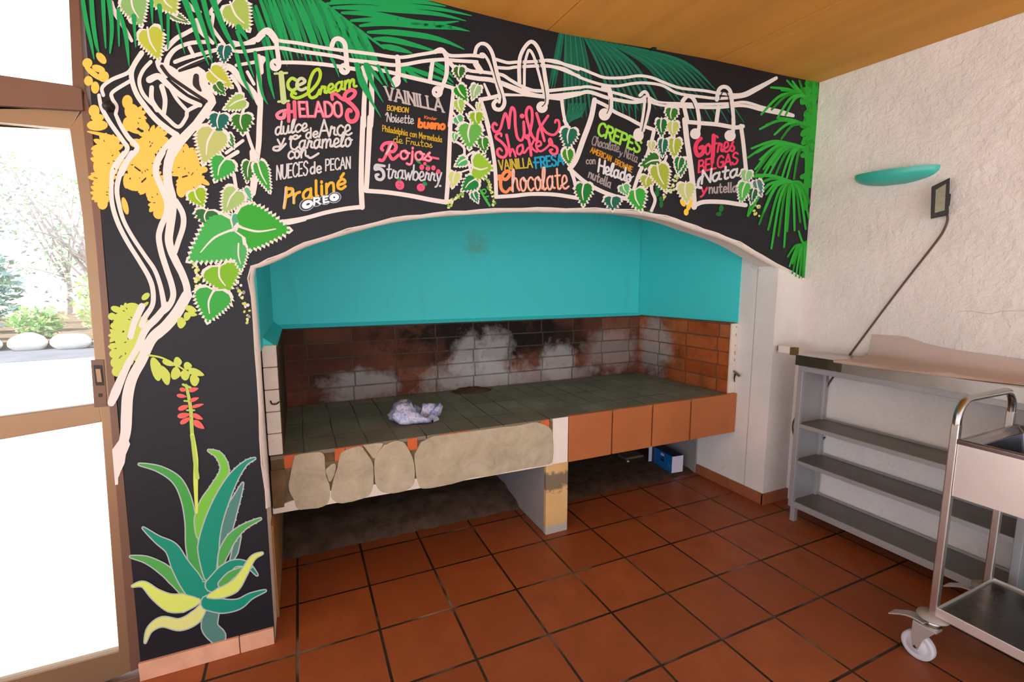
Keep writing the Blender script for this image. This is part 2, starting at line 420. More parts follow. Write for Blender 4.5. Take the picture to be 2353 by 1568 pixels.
# hood flue walls hidden above, the white pier on the right, what carries the hood
b = MB()
b.prism([(2.9, .012, 0), (XR, .012, 0), (XR, .012, 1.54), (2.9, .012, 1.615)], (0, .15, 0), M_pier)
b.box((2.9, .16, 0), (XR, 1.45, 2.5), M_pier); struct(b, 'wall_pier')
b = MB(); b.box((-.5, 1.3, 0), (2.95, 1.45, 2.7), M_gap); b.box((-.53, .16, 0), (-.086, 1.3, 2.7), M_cream); struct(b, 'wall_rear')

# ceiling: sagging boards, seam every panel
zc = [(-5, 2.66), (.2, 2.665), (.65, 2.676), (1.25, 2.67), (1.81, 2.71), (2.44, 2.736), (3.14, 2.756)]
def ceil_z(x, y):
    for (a, za), (c, zb) in zip(zc, zc[1:]):
        if a <= x <= c: z = za + (zb - za) * (x - a) / (c - a); break
    else: z = 2.66
    return z + .035 * y * (1 if y > -1.6 else 0) - (.056 if y <= -1.6 else 0)
b = MB()
seams = [-3.3, -1.9, -.6, .45, 1.2, 2.25, XR]
for a, c in zip(seams, seams[1:]):
    N = 10; ys = [.0, -.3, -.6, -1.0, -1.6, -2.6, -3.5, -4.4]
    rows = []
    for y in ys:
        rows.append([(a + .003 + (c - a - .006) * i / N, y, ceil_z(a + (c - a) * i / N, y) - .004 * sin(pi * i / N)) for i in range(N + 1)])
    b.grid(rows, M_ceil)
    top = [[(x, y, z + .02) for x, y, z in r] for r in rows]; b.grid([r[::-1] for r in top], M_ceil)
    for r, q in ((rows[0], top[0]), (rows[-1], top[-1])): b.grid([r, q], M_ceil)
    b.grid([[r[0] for r in rows], [r[0] for r in top]], M_ceil); b.grid([[r[-1] for r in rows], [r[-1] for r in top]], M_ceil)
b.box((-3.3, -4.4, 2.86), (XR + .15, .2, 2.95), M_ceil)
struct(b, 'ceiling')

# skirting tiles
b = MB(); y0 = -.012
b.box((-.548, y0, 0), (-.215, .02, .073), M_skirt_p); b.box((-.212, y0, 0), (-.088, .02, .073), M_skirt_p); struct(b, 'baseboard_left', bevel=.002)
b = MB()
for i, (a, c) in enumerate(((.0, .29), (.293, .59))): b.box((2.886, a, 0), (2.901, c, .075), M_skirt)
b.box((2.886, -.004, 0), (3.0, .013, .075), M_skirt); b.box((3.003, -.004, 0), (XR, .013, .075), M_skirt)
struct(b, 'baseboard_right', bevel=.002)
b = MB()
for i in range(12): b.box((3.127, -.07 - .33 * (i + 1) + .004, 0), (3.1405, -.07 - .33 * i, .075), M_skirt)
struct(b, 'baseboard_side', bevel=.002)

# glazed door on the left
def quad(b, P, y0, y1, m): b.prism([(p.x, y0, p.z) for p in [wall(u, v) for u, v in P]], (0, y1 - y0, 0), m)
b = MB()
quad(b, [(155, -60), (178, -60), (196, 215), (166, 196)], .0, .05, M_alu_d)                 # slim post beside the fanlight
quad(b, [(-700, 75), (-700, 205), (194, 256), (190, 206), (172, 199)], -.01, .06, M_alu_d)     # transom
b.box((-2.6, -.005, -.01), (-.55, .06, .02), M_alu_d)                                            # threshold
jx = [(196, 210), (206, 262), (272, 870), (322, 1520), (300, 1530), (246, 870), (186, 262)]
quad(b, [(194, 200), (206, 250), (240, 560), (278, 1000), (325, 1535), (300, 1545), (256, 1000), (220, 560), (188, 250)], .0, .05, M_alu_d)
b.box((-2.66, .0, 0), (-2.6, .06, 2.9), M_alu_d); b.box((-2.6, .0, 2.62), (-.5, .06, 2.9), M_alu_d)
fr = b.build('door_1', kind='structure', bevel=.002)
b = MB()
st = [(188, 250), (222, 560), (258, 1000), (303, 1545)]; inn = [(155, 285), (190, 560), (235, 1000), (272, 1503)]
P = [(188, 252), (222, 560), (240, 780), (258, 1000), (303, 1540), (268, 1545), (272, 1503), (232, 970), (225, 930), (188, 500), (158, 292)]
quad(b, P, .004, .044, M_alu)
quad(b, [(-700, 243), (186, 248), (160, 294), (-700, 216)], .006, .042, M_alu)                   # top rail
quad(b, [(-700, 1055), (226, 929), (232, 972), (-700, 1135)], .008, .04, M_alu)                  # mid rail
quad(b, [(-700, 1760), (271, 1500), (303, 1545), (-700, 1960)], .006, .042, M_alu)               # bottom rail
b.box((-1.62, .004, .02), (-1.54, .044, 2.06), M_alu)
lf = b.build('door_leaf', fr, bevel=.0025)
b = MB(); quad(b, [(208, 828), (238, 827), (246, 935), (216, 937)], .001, .006, M_alu_d)
hd = b.build('latch_plate', lf, bevel=.001)
b = MB(); quad(b, [(215, 840), (234, 840), (239, 886), (220, 886)], -.001, .002, M_dark); quad(b, [(226, 905), (234, 905), (235, 913), (227, 913)], -.001, .002, M_dark)
quad(b, [(220, 848), (231, 848), (235, 878), (224, 878)], -.003, -.0005, M_alu); b.build('latch', hd)
b = MB(); b.box((-1.54, .02, .1), (-.57, .026, 1.04), M_glass); b.box((-1.54, .02, 1.07), (-.57, .026, 2.03), M_glass); b.build('glass_pane', lf)
b = MB(); b.box((-2.6, .025, 2.12), (-.54, .031, 2.64), M_glass); b.build('fanlight_glass', fr)
b = MB(); b.box((-2.6, .02, .02), (-1.62, .026, 2.06), M_glass); b.build('side_glass', fr)
# ------------------------------------------------------------------ the barbecue
bbq = thing('barbecue', 'built-in brick barbecue with turquoise hood under the painted arch', 'barbecue', (1.4, .7, 0))
def hood():
    b = MB(); zt, zb = 2.5, 1.225
    L0, L1 = Vector((-.074, .165, 0)), Vector((-.07, 1.22, 0)); R0, R1 = Vector((2.893, .29, 0)), Vector((2.775, 1.22, 0))
    def face(p, q, n):
        d = (q - p).normalized(); nrm = Vector((-d.y, d.x, 0)) * n
        th = .03
        b.hexa([Vector((p.x, p.y, zb)), Vector((q.x, q.y, zb)), Vector((q.x, q.y, zb)) + nrm * th, Vector((p.x, p.y, zb)) + nrm * th,
                Vector((p.x, p.y, zt)), Vector((q.x, q.y, zt)), Vector((q.x, q.y, zt)) + nrm * th, Vector((p.x, p.y, zt)) + nrm * th], M_teal)
    face(L0, L1, 1); face(L1, R1, 1)
    # right wall of the hood, flush with the pier
    b.prism([(2.893, .29, zb), (2.775, 1.25, zb), (2.9, 1.25, zb), (2.905, .29, zb)], (0, 0, zt - zb), M_teal)
    b.box((-.1, .16, zt), (2.95, 1.3, zt + .03), M_teal)
    # lower lip: small chamfer leading to the firebrick
    b.prism([(-.074, .27, zb + .045), (-.074, .27, zb), (-.02, .27, zb)], (0, .95, 0), M_teal)
    b.prism([(-.07, 1.22, zb + .02), (-.07, 1.22, zb - .004), (-.07, 1.19, zb - .004)], (2.85, 0, 0), M_teal)
    return b.build('hood', bbq, label='turquoise painted plaster hood inside the arch')
hood()
b = MB()
b.hexa([Vector(v) for v in ((-.04, yB, .6), (2.82, yB, .6), (2.82, yB + .1, .6), (-.04, yB + .1, .6), (-.04, yB, 1.223), (2.82, yB, 1.223), (2.82, yB + .1, 1.223), (-.04, yB + .1, 1.223))], M_brick_back)
b.prism([(2.835, .30, .6), (2.778, yB, .6), (2.9, yB, .6), (2.9, .30, .6)], (0, 0, .623), M_brick_side)
b.box((-.075, .275, .6), (-.02, yB, 1.225), M_brick_left)
b.build('firebox_wall', bbq, label='firebrick walls, blackened at the back and orange on the right side')
b = MB()   # whitewashed brick ends of the lining
for z in (.728, .83, .932, 1.034, 1.136):
    b.box((-.08, .26, z), (-.022, .30, z + .099), M_whitebrick)
b.build('brick_jamb', bbq, bevel=.004, label='whitewashed brick ends left of the firebox')
b = MB(); b.box((2.838, .288, .719), (2.898, .32, 1.22), M_whitebrick)
for z, h in ((1.19, .012), (1.13, .02), (1.06, .01), (.995, .03), (.95, .02)): b.box((2.878, .2865, z), (2.8835, .29, z + h), M_gap)
b.build('brick_jamb', bbq, bevel=.004, label='narrow white brick end right of the firebox')
b = MB(); b.box((-.075, .274, .7), (2.895, 1.2, .718), M_slab)
# ash heap against the rear wall
rows = []
for i in range(9):
    r = []
    for j in range(15):
        x = 1.03 + .34 * j / 14; y = 1.03 + .15 * i / 8; d = 1 - ((x - 1.2 - .1 * (1.18 - y)) / .15) ** 2 - ((y - 1.14) / .10) ** 2
        r.append((x, y, .7175 + max(0, d) ** .7 * .022 * (1 + random.uniform(-.3, .3)) - (.002 if d <= 0 else 0)))
    rows.append(r)
b.grid(rows, M_dirt); b.build('hearth_slab', bbq, label='dark soot-stained hearth slab')

# front of the slab: bare mortar pads where facing tiles have come off, on brick
XS = lambda u, v, y=.275: on(u, v, 1, y)
def F(pts, ox=560, oy=960, s=.33574): return [(ox + s * a, oy + s * c) for a, c in pts]
b = MB()
b.box((-.078, .275, .44), (1.40, 1.2, .655), M_gap)
for (x0, x1) in ((-.02, .09), (.20, .245), (.25, .33), (.55, .60), (.72, .80), (.81, .9), (1.32, 1.375)): b.box((x0, .268, .655), (x1, .2735, .7165), M_orange)
b.box((-.075, .271, .655), (1.4, .9, .6999), M_mortar_dk)
b.build('slab_core', bbq)
b = MB()
pads = [[(345, 262), (400, 243), (520, 232), (552, 262), (556, 330), (566, 400), (590, 470), (584, 560), (540, 606), (430, 625), (370, 622), (345, 570), (306, 480), (318, 400), (330, 330)],
        [(668, 235), (740, 203), (800, 195), (840, 240), (880, 310), (888, 390), (885, 470), (850, 535), (740, 572), (650, 580), (596, 540), (606, 450), (640, 340), (650, 280)],
        [(960, 185), (1030, 158), (1090, 165), (1130, 220), (1160, 290), (1170, 400), (1160, 450), (1120, 490), (1020, 515), (940, 505), (905, 460), (893, 380), (895, 290), (915, 235)],
        [(1215, 165), (1300, 125), (1480, 100), (1700, 70), (1890, 48), (2000, 30), (2085, 62), (2112, 130), (2112, 280), (2070, 320), (1880, 352), (1690, 395), (1560, 410), (1460, 440), (1330, 470), (1220, 482), (1185, 430), (1172, 330), (1168, 250)],
        [(815, 186), (950, 172), (930, 220), (892, 280), (850, 230)], [(560, 350), (620, 310), (630, 360), (590, 440), (565, 390)]]
for k, pl in enumerate(pads):
    q = F(pl); q = [(a + random.uniform(-.6, .6), c + random.uniform(-.6, .6)) for a, c in spline(q + q[:1], 3)[:-1]]
    P = [XS(u, v, .272) for u, v in q]; b.prism([(p.x, .262 + .004 * (k > 3), min(p.z, .7165)) for p in P], (0, .02, 0), M_mortar)
b.prism([(-.0785, .2628, .655), (-.02, .2628, .655), (-.015, .2628, .60), (-.03, .2628, .47), (-.0785, .2628, .47)], (0, .02, 0), M_mortar_dk)
b.prism([(-.08, .2634, .445), (.4, .2634, .443), (1.40, .2634, .436), (1.40, .2634, .462), (1.2, .2634, .478), (.9, .2634, .488), (.4, .2634, .505), (.1, .2634, .515), (-.08, .2634, .478)], (0, .02, 0), M_whitebrick)
b.build('mortar_facing', bbq, bevel=.003, label='cracked beige mortar pads along the front of the slab')
b = MB(); b.box((1.40, .268, .44), (1.503, .34, .717), M_cream); b.build('white_strip', bbq, label='white plaster strip between mortar and tiles')
for (u0, u1) in ((1305, 1404), (1405.5, 1495.5), (1497, 1583), (1584.5, 1690)):
    x0, x1 = XS(u0, 990).x, XS(u1, 950).x
    b = MB(); b.box((x0 + .001, .262, .437), (min(x1, 2.896) - .001, .29, .722), M_tile); b.build('facing_tile', bbq, bevel=.003, label=None)
b = MB(); b.box((1.50, .285, .44), (2.9, 1.2, .66), M_gap); b.build('slab_core', bbq)
b = MB(); b.box((1.36, .27, 0), (1.51, .30, .44), M_ochre); b.box((1.362, .30, 0), (1.508, 1.15, .44), M_pillarside); b.build('support_pillar', bbq, bevel=.004, label='peeling ochre support pillar under the slab')
b = MB(); b.box((-.088, .16, 0), (-.075, 1.2, .44), plain('ochre_stain', '#9c7546', .85, 0, .2, .25, 9))
# raised dirt bed under the slab
for (xa, xb, yf) in ((-.075, 1.36, .64), (1.51, 2.9, .60)):
    rows = []
    for i in range(10):
        rows.append([(xa + (xb - xa) * j / 24, yf + (1.2 - yf) * i / 9 + (random.uniform(-.012, .012) if i < 2 else 0), ((0 if i == 0 else .022 + .012 * min(i, 4)) * (1 + random.uniform(-.12, .12)) * 1) if xa < 1 else min(.017, .017 * i)) for j in range(25)])
    b.grid(rows, M_dirt)
b.box((-.085, 1.19, 0), (2.9, 1.22, .66), M_dirt)
b.box((2.885, .6, 0), (2.899, 1.2, .44), M_pillarside)
b.build('ash_bay', bbq, label='dark dirt-filled bay under the slab')

# hooks and small fittings
b = MB(); q = [(2.898, .33, .892), (2.885, .30, .885), (2.872, .265, .872), (2.862, .225, .858)]
b.tube(q, [.004, .006, .008, .009], M_steel_d); b.tube([(2.872, .265, .87), (2.866, .268, .835), (2.873, .27, .805)], [.007, .005, .003], M_dark); b.lathe([(0, 0), (.014, 0), (.014, .012), (0, .012)], (2.886, .31, .885), M_alu_d, 'x', 12)
tag(b.build('gas_tap'), 'small grey metal tap stub on white pier beside firebox', 'tap')
b = MB(); p = on(650, 925, 1, .258); b.tube(spline([(-.058, .258, p.z + .012), (-.052, .245, p.z), (-.035, .245, p.z - .002), (-.024, .258, p.z + .004)], 5), .003, M_dark); 
tag(b.build('wire_hook'), 'thin bent wire hook on the whitewashed left jamb', 'hook')
b = MB(); p = wall(250, 245); b.lathe([(0, -.02), (.008, -.02), (.013, -.014), (.014, -.005), (.018, -.002), (.018, 0)], p, M_dark, 'y', 18); b.tube([p + Vector((.002, -.018, -.002)), p + Vector((.008, -.03, -.008))], .004, M_dark)
tag(b.build('black_hook'), 'round black hook boss on the mural near the door top', 'hook')

# thin plastic bag lying on the hearth
def bag():
    t = thing('plastic_bag', 'crumpled blue and white plastic bag lying on the hearth', 'bag', (.66, .56, .718))
    m, tt, p = newmat('bag_film'); pos = nd(tt, 'NewGeometry').outputs['Position']
    wv = noise(tt, 38, 3, .6, pos, 1.5)
    c = ramp(tt, wv, [(.3, '#7f90cc'), (.46, '#a7b0da'), (.56, '#d9d0da'), (.7, '#a9cbe0')]); tt.links.new(c.outputs[0], p.inputs['Base Color'])
    p.inputs['Roughness'].default_value = .25; p.inputs['Alpha'].default_value = 1.0
    rnd = random.Random(3); b = MB(); rows = []
    for i in range(15):
        r = []; v = i / 14
        for j in range(40):
            a = 2 * pi * j / 40; f = 1 + .16 * sin(5 * a + 3 * v) + .1 * sin(11 * a + 7 * v) + rnd.uniform(-.05, .05)
            R_ = sin(pi * (.04 + .92 * v)) ** .55
            x = .135 * R_ * cos(a) * f; y = .105 * R_ * sin(a) * f; z = .075 * (1 - cos(pi * v)) / 2 * (1.0 + .5 * sin(a * 3 + 2) * v) - (.02 * (v > .75) * cos(a))
            r.append((.655 + x, .555 + y, .7185 + max(0, z) * f))
        rows.append(r + r[:1])
    b.grid(rows, m); b.build('bag_body', t)
    b = MB()
    for s_ in (-1, 1):
        path = spline([(.74, .60 + s_ * .01, .748), (.77, .62 + s_ * .03, .772), (.80, .625 + s_ * .035, .762), (.812, .61 + s_ * .02, .735), (.795, .60, .723)], 5)
        rows = [[Vector(q) + Vector((0, .009, .004)), Vector(q), Vector(q) + Vector((.003, -.009, .003))] for q in path]; b.grid(rows, m)
    path = spline([(.72, .545, .755), (.75, .52, .748), (.765, .50, .728), (.76, .49, .722)], 5); b.grid([[Vector(q) + Vector((.02, .014, 0)), Vector(q), Vector(q) - Vector((.02, .012, 0))] for q in path], m)
    b.build('bag_handle', t)
bag()

# blue carton under the slab
def carton():
    t = thing('carton', 'blue cardboard carton with white end under the tiled slab', 'box', (2.72, .78, .02))
    p0 = on(1543, 1088, 2, .018); p1 = on(1575, 1083, 2, .018)
    e = (p1 - p0); e.z = 0; wd = .105; e = e.normalized()
    d = Vector((-e.y, e.x, 0)); ln = .26; h = .135; p0 = Vector((p0.x, p0.y, .018))
    mb_ = plain('blue_card', '#1268b4', .4, 0, .4, .06, 10); mw = plain('white_card', '#d9d4ea', .5, 0, .3); mk = plain('dark_navy_card', '#141a3a', .5)
    def bx(b, s0, s1, l0, l1, z0, z1, m):
        q = [p0 + e * s0 + d * l0, p0 + e * s1 + d * l0, p0 + e * s1 + d * l1, p0 + e * s0 + d * l1]
        b.hexa([Vector((v.x, v.y, z0)) for v in q] + [Vector((v.x, v.y, z1)) for v in q], m)
    b = MB(); bx(b, 0, wd, .002, ln - .03, .018, .018 + h, mb_); bx(b, -.0, wd, ln - .03, ln, .018, .018 + h + .002, mk); b.build('carton_body', t, bevel=.001)
    b = MB(); bx(b, .001, wd - .001, -.001, .003, .019, .017 + h, mw); b.build('carton_end', t, label='white end panel')
    b = MB(); bx(b, -.03, wd * .2, ln + .0, ln + .004, .02, .02 + h, mw); b.build('carton_flap', t, label='white open end flap')
    b = MB(); bx(b, .0, wd, .0, ln, .018 + h, .0205 + h, mk); b.build('carton_top', t, label='black top')
    b = MB()
    for l0, l1, z0, z1, m in ((.10, .14, .10, .12, mw), (.10, .125, .085, .098, mk), (.10, .14, .055, .075, mk), (.10, .13, .04, .05, plain('green_ink', '#3f8f60')), (.02, .05, .03, .07, plain('teal_ink', '#3d7f8a'))):
        bx(b, -.0015, .001, l0, l1, z0 + .018, z1 + .018, m)
    b.build('carton_print', t)
carton()
b = MB(); p = on(1447, 1046, 2, .03); b.box((p.x - .09, p.y - .06, .0175), (p.x + .1, p.y + .05, .038), plain('weathered_board', '#6d5a4a', .9, 0, .2, .2, 12)); tag(b.build('wood_offcut', bevel=.002), 'short grey wooden offcut lying behind in the right bay', 'board')
b = MB(); p = on(1443, 1060, 2, .025); b.lathe([(0, 0), (.010, .001), (.012, .006), (.006, .012), (0, .013)], (p.x, p.y, .018), plain('white_scrap', '#d6d8e0', .6), 'z', 9); tag(b.build('paper_scrap'), 'tiny crumpled white scrap on dirt left of blue carton', 'litter')

# ------------------------------------------------------------------ steel shelving counter on the right
unit = thing('shelf_counter', 'long grey metal counter with three open shelves along the white wall', 'counter', (3.0, -1.2, 0))
UX, UB, UA, UE = 2.87, 3.125, -.19, -2.3
b = MB(); b.box((UX - .012, UE, 1.002), (UB, UA + .014, 1.067), M_steel); b.box((UX - .012, UA - .26, 1.004), (UX - .0125, UA + .0135, 1.066), M_steel_d); b.build('countertop', unit, bevel=.004, label='polished steel top')  # darker strip paints a reflection onto the front's left end
b = MB(); b.box((UX, UE, .968), (UX + .025, UA, 1.002), M_shelfmetal); b.box((UB - .025, UE, .968), (UB, UA, 1.002), M_shelfmetal)
for y in (UA, -1.232): b.box((UX + .025, y - .025, .968), (UB - .025, y, 1.002), M_shelfmetal)
b.build('top_rail', unit, bevel=.002)
for y in (UA, -1.215, UE + .03):
    b = MB(); b.box((UX, y - .03, .09), (UX + .028, y, .968), M_shelfmetal); b.box((UB - .028, y - .03, .09), (UB, y, .968), M_shelfmetal); b.box((UX + .028, y - .012, .09), (UB - .028, y - .002, .968), M_shelfmetal); b.build('side_panel', unit, bevel=.002)
for z0, z1 in ((.612, .637), (.376, .401), (.092, .13)):
    b = MB(); b.box((UX + .004, UE + .002, z0), (UX + .012, UA - .03, z1), M_shelfmetal); b.box((UX + .012, UE + .002, z1 - .006), (UB - .002, UA - .004, z1 - .001), plain('shelf_board_metal', '#77716c', .42, .5, .5, .08, 5)); b.box((UB - .008, UE, z1 - .006), (UB - .001, UA - .03, z1 + .01), M_shelfmetal)
    b.build('shelf', unit, bevel=.0015)
for y in (UA - .03, -1.245, UE + .02):
    for x in (UX + .003, UB - .035):
        b = MB(); b.box((x, y - .015, 0), (x + .032, y + .015, .092), M_shelfmetal); b.build('leg', unit, bevel=.002)
# sheet laid along the counter, its back edge curled up the wall
m_sheet = plain('kraft_sheet', '#bcaaa2', .7, 0, .25, .08, 4)
hb = [(-.30, 1.19), (-.41, 1.205), (-.6, 1.212), (-.72, 1.18), (-.85, 1.165), (-1.1, 1.155), (-1.6, 1.15), (-2.4, 1.15)]
XF = [(-.3, 2.765), (-.46, 2.765), (-.63, 2.775), (-.81, 2.815), (-1.15, 2.915), (-2.6, 2.95)]
b = MB(); rows = []
def hz(y):
    for (a, za), (c, zc_) in zip(hb, hb[1:]):
        if c <= y <= a: return za + (zc_ - za) * (y - a) / (c - a)
    return hb[0][1]
for i in range(40):
    s_ = i / 39; r = []
    yb, yf = -.425 - 1.87 * s_, -.46 - 1.83 * s_
    wob = .006 * sin(i * .8) + .004 * sin(i * 2.1)
    ym = (yb + yf) / 2; xf = 2.765
    for (ya_, xa_), (yc_, xc_) in zip(XF, XF[1:]):
        if yc_ <= ym <= ya_: xf = xa_ + (xc_ - xa_) * (ym - ya_) / (yc_ - ya_)
    prof = [(xf, 1.0695), (xf + .012, 1.073 + wob * .4), (xf + .035, 1.079 + wob), (xf + (3.02 - xf) * .6, 1.074 + .3 * wob), (3.02, 1.072), (3.07, 1.078 + wob * .5), (3.108, 1.092), (3.122, 1.12), (3.130, hz(yb) - .02), (3.132, hz(yb))]
    P = spline([(x, z) for x, z in prof], 3)
    for k, (x, z) in enumerate(P): q = k / (len(P) - 1); r.append((x + .002 * sin(i * 1.7 + k) * (.2 < q < .8), yf + (yb - yf) * q + (.012 * sin(q * 5) if i == 0 else 0), max(z, 1.0688)))
    rows.append(r)
b.grid(rows, m_sheet); b.grid([[(x, y, z - .0012) for x, y, z in r[::-1]] for r in rows], m_sheet)
tag(b.build('kraft_sheet'), 'long creased beige sheet laid over the steel counter, curling up the wall', 'sheet')
b = MB(); b.box((2.905, -.10, 1.058), (2.965, -.02, 1.102), plain('white_block', '#e8e0d6', .6)); b.box((2.905, -.135, 1.052), (2.945, -.1005, 1.100), plain('dark_gold_block', '#6b552c', .6, 0, .3, .25, 30)); b.box((2.94, -.02, 1.062), (2.96, .02, 1.095), M_steel_d)
tag(b.build('wall_bracket', bevel=.003), 'small white and brown bracket block between the pier and the counter end', 'bracket')

# ------------------------------------------------------------------ service trolley
tr = thing('service_trolley', 'stainless steel trolley with deep basin standing in front of the counter', 'trolley', (2.52, -1.6, 0))
TX0, TX1, TY0, TY1 = 2.312, 2.742, -1.195, -1.98
def posts():
    for y, nm in ((TY0, 1), (TY1, 2)):
        for x in (TX0, TX1):
            b = MB(); b.box((x - .013, y - .013, .205), (x + .013, y + .013, .985), M_steel); b.build('post', tr, bevel=.004, seg=3)
        b = MB(); R_ = .075
        path = [(TX0, y, .98), (TX0, y, 1.0)] + [(TX0 + R_ * (1 - cos(a)), y, 1.0 + R_ * sin(a)) for a in [pi / 2 * k / 8 for k in range(1, 9)]]
        path += [(TX1 - R_ * (1 - cos(a)), y, 1.0 + R_ * sin(a)) for a in [pi / 2 * (8 - k) / 8 for k in range(0, 9)]] + [(TX1, y, .98)]
        b.tube(path, .0135, M_chrome, 14); b.build('handle', tr, label='chrome handle bar')
posts()
b = MB(); bx0, bx1, by0, by1 = 2.30, 2.752, -1.21, -1.965; zt, zb, i_ = .925, .71, .028
b.hexa([Vector(v) for v in ((bx0, by1, zb), (bx0 + .003, by1, zb), (bx0 + .003, by0, zb), (bx0, by0, zb), (bx0, by1, zt), (bx0 + .003, by1, zt), (bx0 + .003, by0, zt), (bx0, by0, zt))], M_tub)
b.box((bx1 - .003, by1, zb), (bx1, by0, zt), M_tub); b.box((bx0, by0 - .003, zb), (bx1, by0, zt), M_tub); b.box((bx0, by1, zb), (bx1, by1 + .003, zt), M_tub)
b.build('basin_apron', tr, bevel=.002)
b = MB(); I0, I1, J0, J1 = bx0 + .035, bx1 - .035, by0 - .03, by1 + .03
ring = lambda d, z: [(bx0 - .004 + d, by1 - .004 + d, z), (bx1 + .004 - d, by1 - .004 + d, z), (bx1 + .004 - d, by0 + .004 - d, z), (bx0 - .004 + d, by0 + .004 - d, z)]
R1 = [ring(0, zt - .012), ring(0, zt + .004), ring(.006, zt + .007), ring(.014, zt + .007), ring(.024, zt - .004), ring(.04, zt - .015), ring(.06, zb + .03), ring(.085, zb + .012)]
vs = [v for r in R1 for v in r]; n = len(R1)
b.add(vs, [(4 * i + k, 4 * i + (k + 1) % 4, 4 * i + 4 + (k + 1) % 4, 4 * i + 4 + k) for i in range(n - 1) for k in range(4)] + [tuple(range(4 * n - 4, 4 * n))], mat_steel('dark_steel', '#85868c', .18))
b.build('basin', tr, bevel=.004, seg=3, label='dark polished inner basin')
b = MB(); b.box((bx0, by1, .232), (bx1, by0 + .002, .236), M_steel_d)
for lo, hi in (((bx0 - .002, by1, .208), (bx0 + .004, by0 + .004, .246)), ((bx1 - .004, by1, .208), (bx1 + .002, by0 + .004, .246)), ((bx0, by0 - .002, .208), (bx1, by0 + .004, .246)), ((bx0, by1 - .004, .208), (bx1, by1 + .002, .246))): b.box(lo, hi, M_tub)
b.build('lower_shelf', tr, bevel=.0015)
def caster(x, y):
    b = MB(); c = (x, y, 0)
    b.lathe([(0, .2075), (.02, .2075), (.05, .200), (.052, .193), (.046, .188), (0, .187)], c, plain('grey_bumper', '#a29a96', .5, 0, .4), 'z', 28)
    k = b.build('caster', tr)
    wy, wz, wx = y + .028, .056, x - .018
    b = MB(); b.lathe([(0, .187), (.022, .187), (.03, .176), (.03, .162), (.024, .152), (0, .152)], (x, y, 0), M_chrome, 'z', 22)
    for s_ in (-1, 1):
        q = wx + s_ * .021
        b.prism([(q, y - .032, .158), (q, y + .046, .158), (q, wy + .018, .10), (q, wy + .009, .047), (q, wy - .009, .047), (q, wy - .022, .10)], (.003 * s_, 0, 0), M_zinc)
    b.box((wx - .022, y - .032, .152), (wx + .022, y + .046, .16), M_zinc); b.tube([(wx - .027, wy, wz), (wx + .027, wy, wz)], .006, M_steel_d, 12)
    b.build('caster_fork', k, bevel=.001)
    b = MB(); b.lathe([(.0, -.018), (.03, -.017), (.034, -.012), (.042, -.013), (.052, -.015), (.0565, -.009), (.0565, .009), (.052, .015), (.042, .013), (.034, .012), (.03, .017), (.0, .018)], (wx, wy, wz), plain('grey_rubber', '#c9c9d2', .5, 0, .4), 'x', 36); b.build('wheel', k, label='pale grey wheel')
    b = MB(); P_ = [(y + .01 + .02 * i, .172 + .012 * sin(i * .62) - .005 * i) for i in range(7)]
    b.prism([(wx - .026, a, c) for a, c in P_] + [(wx - .026, a, c - .007) for a, c in P_[::-1]], (.05, 0, 0), M_zinc)
    b.build('brake_pedal', k, bevel=.0015, label='zinc foot brake')
for x in (TX0, TX1):
    for y in (TY0, TY1): caster(x, y)

# ------------------------------------------------------------------ on the right wall
M_sconce = plain('turquoise_glaze', '#3fb3a6', .35, 0, .5, .05, 20)
b = MB(); cy, cz, a_, d_ = -.474, 2.078, .205, .095
rows = []
for i in range(9):
    t = i / 8; sc = (1 - t ** 2.2) ** .5 if t < 1 else .0
    r = []
    for j in range(25):
        q = pi * j / 24; yy = a_ * cos(q) * max(sc, .25 if i == 8 else sc); xx = d_ * sin(q) * max(sc, .1)
        r.append((XR - xx, cy + yy, cz + .045 - .075 * t ** .8 + .05 * yy))
    rows.append(r)
b.grid(rows, M_sconce); r0_ = rows[0]
rows2 = [r0_, [(XR - (XR - x) * .9, cy + (y - cy) * .95, z - .001) for x, y, z in r0_], [(XR - (XR - x) * .5, cy + (y - cy) * .6, z - .035) for x, y, z in r0_]]
b.grid([r[::-1] for r in rows2], M_sconce)
tag(b.build('wall_sconce'), 'turquoise half-bowl uplighter on the white stucco wall', 'wall lamp')
fl = thing('floodlight', 'small black floodlight on the white wall with dangling brown cable', 'floodlight', (3.1, -.72, 1.94))
c4 = [on(2141, 429, 0, 3.055), on(2183, 408, 0, 3.085), on(2180, 493, 0, 3.085), on(2139, 502, 0, 3.055)]
nr = (c4[1] - c4[0]).cross(c4[3] - c4[0]).normalized()
if nr.x < 0: nr = -nr
b = MB(); b.prism(c4, nr * .03, M_dark)
cc = sum(c4, Vector()) / 4
for k in range(7):
    f = (k + .5) / 7; a = c4[1].lerp(c4[2], f); e = c4[0].lerp(c4[3], f); b.prism([a + nr * .028, a + nr * .028 + Vector((0, 0, .006)), e + nr * .028 + Vector((0, 0, .006)), e + nr * .028], nr * .01, M_dark)
b.build('housing', fl, bevel=.003)
b = MB(); g4 = [cc + (p - cc) * Vector((1, 1, 1)).x * .74 for p in c4]; g4 = [cc + Vector(((p - cc).x * .55, (p - cc).y * .55, (p - cc).z * .72)) - nr * .0015 for p in c4]
b.prism(g4, nr * .003, plain('frosted_lens', '#7f8472', .2, .2, .6, .1, 40)); b.build('lens', fl, label='grey glass lens')
b = MB(); b.box((3.09, cc.y - .012, cc.z - .03), (XR, cc.y + .028, cc.z + .03), M_dark); b.build('mount_bracket', fl, bevel=.002)
